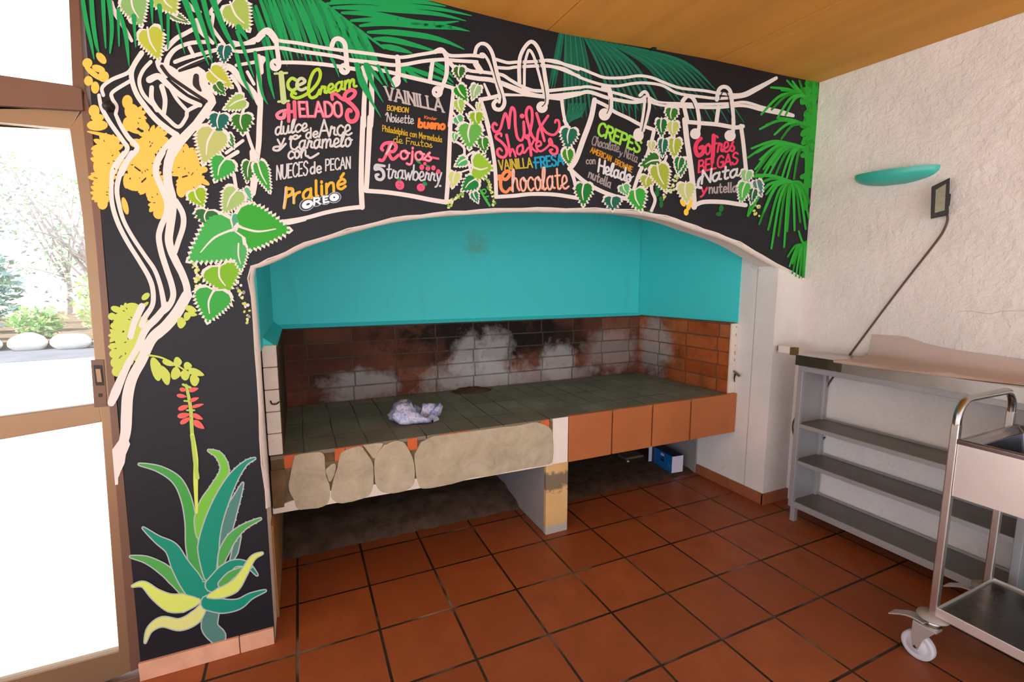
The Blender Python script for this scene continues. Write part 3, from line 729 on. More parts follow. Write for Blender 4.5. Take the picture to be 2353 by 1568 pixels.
b = MB(); pth = spline([(3.115, -.735, 1.87), (3.13, -.738, 1.83), (3.133, -.725, 1.775), (3.133, -.694, 1.712), (3.133, -.55, 1.465), (3.133, -.362, 1.129), (3.133, -.235, .90), (3.133, -.205, .835), (3.133, -.12, .70), (3.125, -.03, .60), (3.118, -.015, .52), (3.12, -.05, .445), (3.13, -.15, .44), (3.133, -.225, .515)], 6)
b.tube(pth, .0055, plain('brown_cable', '#5b4a40', .6, 0, .3), 8); b.build('cord', fl, label='brown cable running down the wall')
# clip at the ceiling edge
b = MB(); p = wall(1497, 113); b.prism([p + Vector((-.012, -.02, -.012)), p + Vector((.016, -.02, -.004)), p + Vector((.02, -.02, .02)), p + Vector((-.004, -.02, .016))], (0, .018, 0), M_dark)
b.tube([p + Vector((.012, -.012, .012)), p + Vector((.03, -.03, .024))], .005, M_dark)
tag(b.build('ceiling_clip'), 'small black clip at the ceiling edge above the mural', 'clip')
b = MB(); pts = [on(u, v, 0, XR) for u, v in ((2205, 716), (2230, 715), (2250, 719), (2275, 722), (2300, 716), (2353, 714))]; b.tube([p - Vector((.0, 0, 0)) for p in pts], .0014, plain('crack_shadow', '#c4bab0', .9), 6)
b.build('crack', wall_r)

# ------------------------------------------------------------------ garden beyond the door
m_pave = plain('pale_paving', '#dedbd6', .8, 0, .2, .05, .6)
b = MB(); b.box((-40, .06, -.16), (-.5, 60, -.03), m_pave); b.box((-.5, 1.45, -.16), (40, 60, -.03), m_pave); b.box((-40, -40, -.16), (-3.3, .06, -.03), m_pave); b.box((-3.3, -40, -.16), (40, -4.4, -.03), m_pave); b.box((3.29, -4.4, -.16), (40, 1.45, -.03), m_pave)
b.build('patio_ground', kind='structure')
b = MB(); b.prism([(-20, 7.6, -.029), (-2, 10.4, -.029), (-2, 12.2, -.029), (-20, 12.2, -.029)], (0, 0, .006), plain('asphalt', '#5c5c62', .9, 0, .2, .15, 2)); b.build('path', kind='structure')
m_bed = plain('garden_soil', '#6a5a48', .95, 0, .1, .3, 3)
b = MB(); b.box((-16, 12.25, -.06), (-2.5, 26, .14), m_bed); b.build('garden_bed', kind='structure')
m_stone = plain('limewashed_stone', '#dcd6d2', .85, 0, .2, .12, 5)
def stone_mesh(seed):
    rnd = random.Random(seed); bm = bmesh.new(); bmesh.ops.create_icosphere(bm, subdivisions=3, radius=1)
    for v in bm.verts:
        f = 1 + .13 * sin(3 * v.co.x + seed) * sin(2.5 * v.co.y + 2 * seed) + rnd.uniform(-.02, .02); v.co = Vector((v.co.x * .34, v.co.y * .24, v.co.z * .2)) * f
    me = bpy.data.meshes.new('edging_stone'); bm.to_mesh(me); bm.free(); me.materials.append(m_stone)
    for q in me.polygons: q.use_smooth = True
    return me
sms = [stone_mesh(k) for k in range(3)]
for k in range(13):
    o = bpy.data.objects.new('edging_stone', sms[k % 3]); COL.objects.link(o)
    o.location = (-11.0 + k * .78, 12.0 + .08 * sin(k * 1.3), .12); o.rotation_euler = (0, 0, .3 * sin(k * 2.1)); o.scale = (1 + .1 * sin(k), 1, 1 + .15 * cos(k * 1.7))
    tag(o, 'whitewashed round stone edging the planted bed outside', 'stone', 'stones edging the garden bed')
LM = {}
def leafmat(hx):
    hx = '#' + ''.join('%02x' % int(int(hx[q:q + 2], 16) * .68 + 255 * .32) for q in (1, 3, 5))  # leaves mixed towards white, putting the outdoor overexposure into their colour
    if hx not in LM: LM[hx] = plain('leaf_' + hx.strip('#'), hx, .5, 0, .35, .25, 3)
    return LM[hx]
def leaves(mb, c, rad, n, size, mats, rnd, flat=1.0):
    for _ in range(n):
        while True:
            d = Vector((rnd.uniform(-1, 1), rnd.uniform(-1, 1), rnd.uniform(-1, 1)))
            if .25 < d.length < 1: break
        p = Vector(c) + Vector((d.x * rad[0], d.y * rad[1], d.z * rad[2])); s_ = size * rnd.uniform(.6, 1.3)
        a = Vector((rnd.uniform(-1, 1), rnd.uniform(-1, 1), rnd.uniform(-.6, .6))).normalized(); e = a.cross(Vector((rnd.uniform(-1, 1), rnd.uniform(-1, 1), 1))).normalized()
        mb.add([p - a * s_, p + e * s_ * .4, p + a * s_, p - e * s_ * .4], [(0, 1, 2, 3)], rnd.choice(mats))
m_bark = plain('pale_bark', '#b0a29c', .9, 0, .15, .25, 12)
def tree(x, y, h, label, seed, cols, spread=1.6):
    rnd = random.Random(seed); t = thing('garden_tree', label, 'tree', (x, y, .1), 'trees in the garden beyond the door')
    b = MB(); tip = Vector((x + rnd.uniform(-.4, .4), y, h * .55)); pth = spline([(x, y, -.05), (x + .12, y, h * .25), tuple(tip)], 5); b.tube(pth, [.13 - .06 * i / (len(pth) - 1) for i in range(len(pth))], m_bark, 9); b.build('trunk', t)
    ends = []
    b = MB()
    for k in range(14):
        a = rnd.uniform(0, 2 * pi); e = tip + Vector((cos(a) * spread * rnd.uniform(.5, 1.1), sin(a) * spread * rnd.uniform(.4, 1), rnd.uniform(-.3, .45) * h)); s0 = Vector(pth[rnd.randint(4, len(pth) - 1)])
        mid = s0.lerp(e, .5) + Vector((0, 0, rnd.uniform(-.1, .3))); q = spline([tuple(s0), tuple(mid), tuple(e)], 4); b.tube(q, [.05 - .04 * i / (len(q) - 1) for i in range(len(q))], m_bark, 6); ends.append(e)
    b.build('branches', t)
    b = MB()
    for e in ends: leaves(b, e, (.75, .75, .5), 70, .09, [leafmat(c) for c in cols], rnd)
    b.build('crown', t)
tree(-5.3, 15.6, 4.6, 'sparse bare-branched tree right of the view through the glass door', 1, ['#6f8a5a', '#8a7f86', '#a8a0b0'], 1.1)
tree(-9.6, 18.4, 5.2, 'greyish branching tree left of the view through the glass door', 2, ['#7f9270', '#9a93a6', '#6f7f8f'], 1.2)
tree(-8.6, 23.2, 6.5, 'tall green tree behind the other two through the door', 3, ['#5d8a4a', '#86a36c'], 1.5)
def shrub(x, y, r, h, label, seed, cols, n=420, size=.1):
    rnd = random.Random(seed); t = thing('garden_shrub', label, 'shrub', (x, y, .15), 'shrubs in the garden bed')
    b = MB()
    for k in range(7):
        a = rnd.uniform(0, 2 * pi); b.tube([(x, y, .12), (x + cos(a) * r * .4, y + sin(a) * r * .3, .15 + h * .5), (x + cos(a) * r * .8, y + sin(a) * r * .6, .15 + h * .85)], [.02, .014, .006], m_bark, 5)
    b.build('stem', t); b = MB(); leaves(b, (x, y, .15 + h * .5), (r, r * .7, h * .5), n, size, [leafmat(c) for c in cols], rnd); b.build('foliage', t)
shrub(-7.1, 13.0, .62, .9, 'low green shrub behind the edging stones at the left of the door view', 11, ['#4f8a48', '#79a860', '#3f7a55'])
shrub(-5.7, 13.0, .55, .8, 'low green shrub behind the edging stones in the middle of the door view', 12, ['#5f9a3c', '#a3c45e'])
shrub(-4.5, 13.0, .5, 1.6, 'taller yellow-green shrub beside the door frame', 13, ['#9cc24a', '#d5dc7a', '#6f9f3e'])
shrub(-7.6, 15.2, .9, 2.3, 'large blue-green shrub below the trees', 14, ['#5f8f86', '#86a9a2', '#6f8a5c'], 900, .13)
shrub(-10.0, 15.4, 1.0, 2.5, 'broad leafy shrub at the far left of the door view', 15, ['#78a458', '#9aa9b8', '#5d8a5a'], 900, .13)

# ------------------------------------------------------------------ the mural
CR = {'A': (150, 0, .2551), 'B': (150, 350, .28706), 'C': (200, 650, .28699), 'D': (250, 1000, .36232), 'E': (580, 50, .15309), 'e': (580, 270, .15309), 'V': (820, 80, .13393),
      'v': (820, 270, .14027), 'G': (1020, 80, .14033), 'H': (1020, 280, .13391), 'I': (1290, 180, .20408), 'J': (1540, 180, .21687), 'K': (560, 0, .2975), 'L': (1200, 60, .2975),
      'M': (1600, 160, .31873), 'W': (0, 950, .39409), 'b': (870, 220, .082927), 'r': (1340, 270, .10838), 'F': (0, 0, 1)}
def Q(c, s):
    ox, oy, k = CR[c]
    return [(ox + k * float(a), oy + k * float(d)) for a, d in (t.split(',') for t in s.split())]
def Wd(c, w_):
    k = CR[c][2]; return [k * x for x in w_] if isinstance(w_, (list, tuple)) else k * w_
mural = thing('mural', 'jungle and chalk-menu mural painted on the charcoal wall around the arch', 'mural', (1.3, 0, 2.1))
WHT = paint('#dfd8d4'); WH2 = paint('#d9d5d6')

def strokes(mb, c, spec, m, layer, k=1.0):
    "spec lines: width[,width...] : x,y x,y ..."
    for ln in spec.strip().split('\n'):
        w_, p = ln.split(':'); mb.stroke(Q(c, p), Wd(c, [float(x) * k for x in w_.split('/')]), m, layer)

# palms
g1 = paint('#0b9650'); g1b = paint('#0a7f48')
b = MB()
strokes(b, 'K', '26/22/16: 480,-60 650,52 800,165 950,275 1085,375', g1, 1)
rnd = random.Random(5)
for k in range(27):
    t = k / 26; x0 = 60 + 860 * t; y0 = -10 if x0 < 560 else (x0 - 560) * .72
    ln = (520 - 120 * t) * (1 + rnd.uniform(-.12, .12)); sl = .42 + .22 * t + rnd.uniform(-.03, .03)
    if x0 < 120: y0 += 60
    yl = min(y0 + ln, 560 + rnd.uniform(-30, 10)); ln = yl - y0
    b.stroke(Q('K', '%f,%f %f,%f %f,%f' % (x0, y0, x0 + ln * sl * .4, y0 + ln * .5, x0 + ln * sl * .72, y0 + ln)), Wd('K', [24, 34, 26, 5]), g1 if k % 3 else g1b, 1)
for s in ('640,30 900,10 1200,40 1500,70 1760,122', '690,60 900,60 1200,80 1500,110 1715,162', '760,100 1000,110 1300,170 1500,180 1660,165', '830,160 1100,150 1300,170 1560,205 1742,242', '900,200 1100,180 1350,200 1600,215 1700,228',
          '960,250 1150,250 1400,280 1560,320 1702,382', '1010,300 1150,310 1320,350 1490,400', '1060,355 1150,370 1230,390 1300,412', '680,10 900,-20 1200,0 1400,20 1560,50', '640,-20 820,-40 1050,-40 1300,-20 1480,10'):
    b.stroke(Q('K', s), Wd('K', [20, 46, 44, 30, 6]), g1, 1)
for s in ('1260,520 1400,570 1520,610 1620,660', '1250,530 1350,600 1480,640 1600,665', '1480,490 1560,540 1620,600', '1440,520 1540,570 1620,640', '1230,520 1240,600 1260,640'):
    b.stroke(Q('K', s), Wd('K', [26, 36, 20, 5]), g1, 1)
b.build('palm_frond', mural, label='bright green palm frond')
b = MB()
strokes(b, 'A', '''38/40/30/8: 160,-20 195,200 240,400 265,540
42/44/34/8: 240,-20 255,200 285,400 310,485
40/36/26/12: 345,-20 355,200 370,440
44/40/34/14: 395,-20 425,250 408,485
30/34/14: 480,90 490,420
20/40/34/8: 500,120 550,330 580,600
40/40/10: 620,150 640,430
36/36/10: 780,20 790,225
44/44/12: 850,60 880,290
30/24/8: 930,140 930,350 925,450
24/8: 1010,220 1080,490
60/46/34/8: 1070,-20 1150,200 1220,420 1295,590
60/44/30/8: 1150,-20 1270,330 1325,570
50/40/10: 1240,-20 1300,220 1370,420
60/50/40/12: 1320,-20 1430,260 1530,450''', g1, 6)
b.build('hanging_palm', mural, label='hanging green palm strands at the top left')
b = MB()
strokes(b, 'A', '''34/30/8: 1550,290 1620,480 1700,700
40/34/8: 1545,500 1600,700 1695,900
34/34/24/6: 1710,480 1745,700 1780,860 1825,945
30/34/8: 1815,480 1840,720 1885,895
50/40/20: 1560,250 1600,300 1640,360''', g1, 6)
strokes(b, 'E', '''36/50/30/8: 1180,560 1230,640 1300,840
40/60/40/8: 1540,640 1620,800 1740,1060 1829,1300
40/40/8: 1720,640 1760,780 1829,960''', g1, 6)
strokes(b, 'V', '''80/90/60/10: 0,520 60,800 170,1020 410,1420
70/70/40/8: 140,520 230,780 350,1000 450,1170
60/60/10: 180,520 330,720 440,870
50/60/12: 360,540 430,700 530,900
40/50/10: 480,560 560,760 660,930''', g1, 6)
b.build('palm_strands', mural, label='loose green palm tips crossing the white branches')
g2 = paint('#0d6b50'); g2b = paint('#0a5a45')
b = MB()
for k in range(30):
    t = k / 29
    x0, y0 = 290 + 560 * t ** 1.1, 48 + 118 * t
    if t < .1: ex, ey = 205 + 60 * t / .1, 480
    elif t < .36: ex, ey = 320 + 260 * (t - .1) / .26, 730 - 40 * (t - .1) / .26
    elif t < .68: ex, ey = 690 + 420 * (t - .36) / .32, 660 - 20 * (t - .36) / .32
    else: ex, ey = 1180 + 310 * (t - .68) / .32, 600 - 110 * (t - .68) / .32
    mx, my = x0 + (ex - x0) * (.40 + .22 * t), y0 + (ey - y0) * (.42 - .08 * t)
    b.stroke([(1200 + .2975 * x, 60 + .2975 * y) for x, y in ((x0, y0), (mx, my), (ex, ey))], Wd('L', [14, 21, 22, 6]), g2 if k % 2 else g2b, 1)
for k in range(9):
    t = k / 8; b.stroke(Q('L', '%f,%f %f,%f %f,%f' % (360 + 130 * t, 600, 345 + 110 * t, 690, 320 + 70 * t, 760 - 60 * abs(t - .4))), Wd('L', [11, 12, 4]), g2, 1)
for k in range(7): b.stroke(Q('L', '%f,%f %f,%f' % (1290 + 55 * k, 630 - 4 * k, 1340 + 62 * k, 745)), Wd('L', [14, 18, 6]), g2, 1)
for k in range(6): b.stroke(Q('L', '%f,%f %f,%f' % (720 + 50 * k, 590, 735 + 48 * k, 720 + 8 * k)), Wd('L', [16, 16, 6]), g2, 1)
b.build('palm_frond', mural, label='dark teal palm frond')

# bright ferns at the right edge
f1, f2, f3 = paint('#1c9a25'), paint('#27a733'), paint('#158318')
b = MB(); rnd = random.Random(9)
for k in range(46):
    y0 = 85 + 690 * k / 45; x = 760 + rnd.uniform(0, 70) + (10 if k < 8 else 0)
    b.stroke(Q('M', '%f,%f %f,%f %f,%f' % (x, y0, x + rnd.uniform(15, 45), y0 + rnd.uniform(-30, 10), 858 - .09 * y0 * .5, y0 + rnd.uniform(-40, 60))), Wd('M', [34, 46, 44]), rnd.choice([f1, f1, f3]), 2)
def fan(cx, cy, tips, w0=18):
    for i, (x, y) in enumerate(tips):
        mx, my = cx + (x - cx) * .55, cy + (y - cy) * .25 - abs(x - cx) * .12
        b.stroke(Q('M', '%f,%f %f,%f %f,%f' % (cx, cy, mx, my, x, y)), Wd('M', [w0, w0 + 3, w0 * .8]), (f2, f1, f2, f3)[i % 4], 3)
fan(800, 190, [(535, 130), (610, 150), (465, 325), (540, 290), (585, 345), (650, 80), (690, 85), (740, 82), (640, 330), (790, 84)])
fan(795, 400, [(455, 430), (500, 400), (560, 470), (610, 500), (640, 360), (580, 350)])
fan(770, 560, [(395, 570), (370, 635), (420, 720), (410, 770), (455, 650), (480, 720), (520, 760), (560, 780), (610, 790), (490, 560), (650, 780), (700, 790), (470, 780), (540, 690), (430, 600)])
fan(690, 810, [(410, 775), (440, 830), (370, 1055), (450, 1115), (485, 1025), (515, 1155), (538, 1290), (588, 1200), (630, 1280), (652, 1165), (705, 1160), (745, 1100), (785, 1150), (810, 1080), (500, 900), (820, 980), (430, 760), (800, 900)])
fan(785, 1265, [(735, 1165), (655, 1350), (668, 1420), (690, 1470), (715, 1490), (740, 1500), (700, 1380), (760, 1500), (775, 1500), (690, 1400)], 15)
strokes(b, 'M', '''30/40/40/34: 790,560 800,700 790,850 785,1000
20/34/30: 845,90 850,300 848,480
30/34/20: 790,1250 785,1350 778,1490''', f1, 2)
b.build('fern', mural, label='bright green ferns along the right edge')

# white tree and branches
b = MB()
strokes(b, 'A', '''50/46/44/40: 690,490 610,600 560,660 420,720 335,790 345,860
40/50/50/54/54: 305,860 325,960 370,1050 420,1130 520,1270 560,1345 490,1450 430,1568
44/40: 580,735 430,830 425,890 465,960 455,1030
40/52/60/56: 455,1030 500,1130 570,1240 650,1335 570,1440 510,1568
60/56/60/70: 690,480 615,600 598,700 640,840 720,960 820,1080 930,1170 1005,1220
56/60/60: 1005,1220 920,1310 850,1400 815,1490 815,1568
44/44: 770,560 700,640 668,740 710,860 830,980 920,1070 1020,1145 1090,1060 1105,1000 1210,945
80/60/50: 760,720 840,690 920,760 1000,830 1100,900 1215,950
60/50: 870,780 900,900 890,1020
50/60: 780,790 780,900 830,990
40/40: 950,800 1010,900 1090,990
50/44: 830,560 850,620 910,690
60/56/50/50: 910,440 1000,350 1090,300 1170,255
70/50/44: 910,590 930,520 1000,440 1130,390 1270,380
46/46/44: 990,560 1100,520 1290,470 1450,430 1550,405 1700,385
44/40: 1120,430 1160,510
50/46: 1030,630 1150,575 1310,515
80/60: 1390,590 1500,620 1580,720 1690,830 1745,935
56/60/64/60: 1740,510 1745,700 1758,900 1750,1100 1742,1300 1722,1460
50/40/34: 1310,240 1340,280 1400,360 1450,430
44/40: 1400,-10 1310,110 1330,140 1320,240
30/50/30: 1100,20 1160,90 1220,110
40/60/40: 1180,180 1220,280 1330,390
36/36: 1640,650 1700,760
36/40: 1540,590 1720,560
40/56/50/36: 420,20 440,100 520,230 600,370
30/36/24: 560,130 590,200 640,210''', WHT, 2, .8)
b.px(Q('A', '820,560 880,640 960,730 1110,850 1275,925 1230,990 1150,1100 1020,1230 930,1330 890,1450 880,1568 950,1568 990,1420 1080,1290 1200,1150 1290,1040 1360,930 1350,880 1290,760 1260,640 1200,600 1040,650 960,600 900,570'), 2, WHT)
bk = paint('#272428')
strokes(b, 'A', '''50/60/20: 1180,690 1180,760 1220,820
34/30: 870,600 940,690 1080,790 1270,915
26: 1030,640 1160,580 1290,530''', bk, 3)
strokes(b, 'B', '''50/44/48/44/50/50/64: 470,10 390,120 372,230 375,400 420,560 500,720 600,880 670,1000 702,1100 700,1220 640,1320 615,1385
60/50/40/40/46/60: 535,10 450,150 415,290 432,420 470,550 540,680 640,830 715,940 760,1060 785,1180 795,1260
64/60/60/60/60/70: 780,0 735,90 730,180 770,280 815,400 808,500 770,590 750,680 770,800 810,930 850,1050 865,1150 825,1240 740,1310 670,1390 620,1470 585,1568
90/90/80/70/80/84: 850,0 820,130 825,250 855,370 855,480 840,600 830,700 850,790 890,880 940,980 975,1090 965,1180 900,1280 835,1370 770,1440 690,1500 620,1568
56/56/50: 885,390 940,490 945,590 905,720 880,800''', WHT, 2, .8)
strokes(b, 'C', '''56/50/50: 440,190 380,320 350,430
56/60/56/50/60/76/60: 640,180 560,280 470,375 405,520 335,640 275,770 225,890 195,960
84/90/84/80/90/90/70: 800,100 720,240 630,350 520,450 440,620 365,760 328,900 318,1050 310,1200 280,1320
70/76/40: 275,1300 262,1400 240,1540''', WHT, 2)
b.px(Q('W', '655,212 700,150 735,120 760,180 735,240 728,290 700,350 690,375 690,415 672,418 668,370'), 2, WHT)
strokes(b, 'K', '''30: -95,325 0,338 90,300 180,262 260,312 420,335 640,375 800,395 1000,420 1200,445 1380,420 1530,400 1600,432 1760,430 1850,440
30/34/30: -95,390 0,400 240,370 450,400 700,435 820,465 1000,485 1190,505 1380,475 1530,462 1640,470 1800,480''', WHT, 2, .9)
strokes(b, 'G', '''60: 850,405 930,430 1050,460 1190,450 1400,445 1600,430 1700,420 1850,440 2000,500 2200,570
60: 880,540 1050,550 1190,530 1600,510 1750,520 1900,560 2100,640 2209,680
64/60: 300,520 420,590 600,610 760,630 950,660 1080,740 1200,810 1350,880 1500,920 1700,920 1900,900 2209,865
80/100/76: 380,690 560,720 760,740 950,800 1150,880 1350,960 1550,1010 1750,1010 1950,990 2209,960
70: 1000,990 1300,1010 1600,1050 1930,1085
110: 520,480 600,600
40/60: 660,810 740,1000''', WHT, 2, .88)
strokes(b, 'L', '''28: 170,265 300,290 450,330 550,370 640,400 780,400 900,385 1000,400 1100,440 1220,480 1400,500 1520,520 1680,530 1800,480 1960,400
28: 170,310 320,330 450,400 600,450 720,465 850,445 950,440 1080,460 1200,520 1400,550 1520,560 1700,545 1800,500 1960,405
28: 0,490 150,500 300,490 420,480 510,470 640,500 760,530 900,570 960,545 1050,590 1220,600 1400,605 1600,600 1720,590 1860,630 2000,660 2090,690
40/34/28: 0,560 150,570 300,555 420,530 510,510 640,550 700,565 850,590 960,580 1080,610 1300,625 1500,630 1700,615 1850,650 2000,680 2090,695''', WHT, 2, .8)
b.build('tree', mural, label='white outlined trunk and branches')

# flower clusters and foliage
def ells(mb, c, spec, m, layer, pt=0.0):
    k = CR[c][2]
    for t in spec.split():
        v = [float(x) for x in t.split(',')]; v += [0] * (5 - len(v)); x, y = CR[c][0] + k * v[0], CR[c][1] + k * v[1]
        mb.blob(x, y, k * v[2], k * v[3], v[4], m, layer, pt)
def petals(mb, c, spec, m, layer, seed):
    rnd = random.Random(seed); k = CR[c][2]
    for t in spec.split():
        v = [float(x) for x in t.split(',')]; v += [0] * (5 - len(v)); x, y = CR[c][0] + k * v[0], CR[c][1] + k * v[1]; rx, ry = k * v[2], k * v[3]
        if min(v[2], v[3]) < 58: mb.blob(x, y, rx, ry, v[4], m, layer); continue
        mb.blob(x, y, rx * .72, ry * .72, v[4], m, layer)
        n = int(7 + (rx + ry) / 7)
        for i in range(n):
            a = 2 * pi * i / n + rnd.uniform(-.15, .15); pl = 9 + rnd.uniform(0, 4)
            mb.blob(x + cos(a) * rx * .82, y + sin(a) * ry * .82, pl, pl * rnd.uniform(.48, .62), math.degrees(math.atan2(sin(a) * rx, cos(a) * ry)) + rnd.uniform(-30, 30), m, layer, .15)
        for i in range(int(n * .18)):
            a = rnd.uniform(0, 2 * pi); q = rnd.uniform(.35, .75); p = (x + cos(a) * rx * q, y + sin(a) * ry * q); e = (p[0] + cos(a) * 5, p[1] + sin(a) * 4)
            mb.stroke([p, e], [2.2, .8], M_black, layer + .4, smooth=False)
yel = paint('#f3bd52'); b = MB()
petals(b, 'A', '325,525,62,34,50 200,570,45,45 300,620,62,32,20 250,660,95,26,40 345,690,50,50 210,730,40,45 270,790,38,55 260,1000,50,55 290,1060,60,35 290,1130,95,50 340,1215,150,16,12 375,1340,120,110 300,1500,48,70 560,920,48,64 580,1000,46,66 640,1060,60,90,-30 700,1130,66,40,30 560,1120,42,64 620,1180,70,20,20 800,1250,115,95 760,1320,80,60 700,1480,150,100 1080,1460,110,150 640,1290,60,40', yel, 1, 1)
petals(b, 'B', '280,110,42,50 300,200,82,62 290,310,66,85 300,410,42,50 480,430,24,72,-15 610,110,130,115 490,230,26,62 680,240,100,115 750,400,62,85 750,490,46,46 570,260,90,52 960,110,100,120 1000,220,92,85 930,300,40,64 1100,140,42,28 1100,230,64,22,30 340,60,120,70 380,90,70,60 880,60,50,60', yel, 1, 2)
strokes(b, 'B', '12: 560,120 600,150\n12: 615,240 645,210\n12: 940,200 975,190', bk, 2)
b.build('blossom_cluster', mural, label='yellow blossom clusters')
lim = paint('#bccf5c'); b = MB()
petals(b, 'C', '240,215,52,26,20 200,270,32,30 250,275,45,30,-20 360,200,64,40 340,250,66,62 385,310,75,62 280,345,95,42 320,420,135,60 310,520,115,62 320,580,95,62 230,570,52,40 250,640,62,52 240,710,42,42 470,110,38,24,-40 450,190,56,16,-40 330,360,110,70 350,470,60,80', lim, 1, 3)
ells(b, 'C', '830,210,44,26,20 840,250,36,20,10 800,270,25,35 755,320,32,46 555,690,40,98,-15 625,740,34,82,-20 650,640,48,24,20 725,635,30,42 710,725,36,52,15 805,665,30,32 785,740,34,42,-20 870,715,60,28,20 860,780,34,48,-15', lim, 3, .25)
strokes(b, 'C', '16/14/12: 495,580 600,600 720,660 830,725 880,730', lim, 3)
b.build('lime_foliage', mural, label='lime green leaf sprays')

# agave
out_ = paint('#a9b3b0'); ag = MB()
AG = [('a0', '#4d7f77', 100, '100/100/84: 690,1275 640,1215 655,1120'), ('a1', '#3f9b46', 0, '8/34/52/60/66/76/84/30: 195,185 320,215 430,285 490,400 520,550 530,700 560,830 615,925'),
      ('a4', '#4d8078', 0, '6/44/86/100/44: 850,305 812,400 760,520 722,640 700,745'), ('a4', '#4d8078', 0, '30/34/10: 822,640 800,740 775,800'),
      ('a2', '#6fbb3d', 0, '10/40/52/78/76/66/16: 635,98 700,130 735,220 690,330 620,430 578,540 568,640'), ('a3', '#0c8a72', 0, '8/24/60/88/108/130/70: 925,148 865,180 790,270 722,400 662,560 632,720 640,890'),
      ('a5', '#4aa04a', 0, '8/30/56/60/26: 962,530 860,580 782,650 732,740 708,825'), ('a7', '#4da04d', 0, '8/40/64/70/30: 140,770 240,790 340,845 412,910 475,1000'),
      ('a6', '#0c8a72', 0, '8/44/80/108/132/134/50: 220,588 310,660 400,720 452,820 505,905 565,980 650,960'), ('a13', '#0c8a72', 0, '8/30/40/70/80: 940,885 880,822 800,812 730,862 655,950'),
      ('a14', '#4aa04a', 0, '14/30/44/50: 900,832 832,858 770,892 722,945'), ('a8', '#cfe168', 0, '8/34/70/110/112/30: 152,956 222,945 300,1010 392,1062 472,1062 565,1052'),
      ('a9', '#d4db84', 0, '8/34/60/70/76/16: 232,1312 262,1230 342,1182 452,1200 552,1150 625,1045'), ('a11', '#0c8a72', 0, '8/34/60/86/90: 992,985 900,1020 822,1070 722,1082 632,1062'), ('a12', '#cfe168', 0, '10/28/44/70/60/12: 972,748 912,780 852,882 792,960 702,1002 632,1022')]
for i, (n_, hx, _, sp) in enumerate(AG):
    w_, p = sp.split(':'); ws = [float(x) for x in w_.split('/')]; pts = Q('D', p); lay = 2 + i * .12
    ag.stroke(pts, Wd('D', [x + 16 for x in ws]), out_, lay); ag.stroke(pts, Wd('D', ws), paint(hx), lay + .06)
    if n_ in ('a2', 'a3', 'a4', 'a5') and len(ws) > 3:
        P = spline(pts, 5); L_ = len(P) - 1; kk = CR['D'][2]
        for q in range(2, int(L_ * .6), 2):
            t_ = q / L_ * (len(ws) - 1); a_i = min(int(t_), len(ws) - 2); hw_ = (ws[a_i] + (ws[a_i + 1] - ws[a_i]) * (t_ - a_i)) * kk / 2 + 2.5
            dx, dy = P[q + 1][0] - P[q - 1][0], P[q + 1][1] - P[q - 1][1]; n__ = math.hypot(dx, dy)
            for sg in (-1, 1): ag.blob(P[q][0] - sg * dy / n__ * hw_, P[q][1] + sg * dx / n__ * hw_, 2.4, 1.7, 30, out_, lay + .05, n=6)
agave = ag.build('agave', mural, label='teal and green agave plant')
b = MB(); sp = paint('#a8ca58')
strokes(b, 'C', '22/30/30/30/34: 795,820 830,1000 842,1200 862,1400 885,1560', sp, 3); strokes(b, 'D', '28/32/30/16: 530,0 552,150 552,300 558,490', paint('#c6dc62'), 3)
strokes(b, 'C', '20: 770,815 830,840\n14: 780,945 830,950\n14: 800,1020 860,1020', sp, 3)
ells(b, 'C', '768,855,26,17,10 850,856,36,18,-15 755,905,36,16,8 855,935,36,16,-20 770,1000,42,20,-20 880,985,46,14,-15 770,1062,46,22,-10 882,1070,40,20,25 785,1105,44,20,-30 890,1132,48,26,35', paint('#e4615a'), 3.2, .3)
b.build('flower_spike', agave, label='red flower spike')

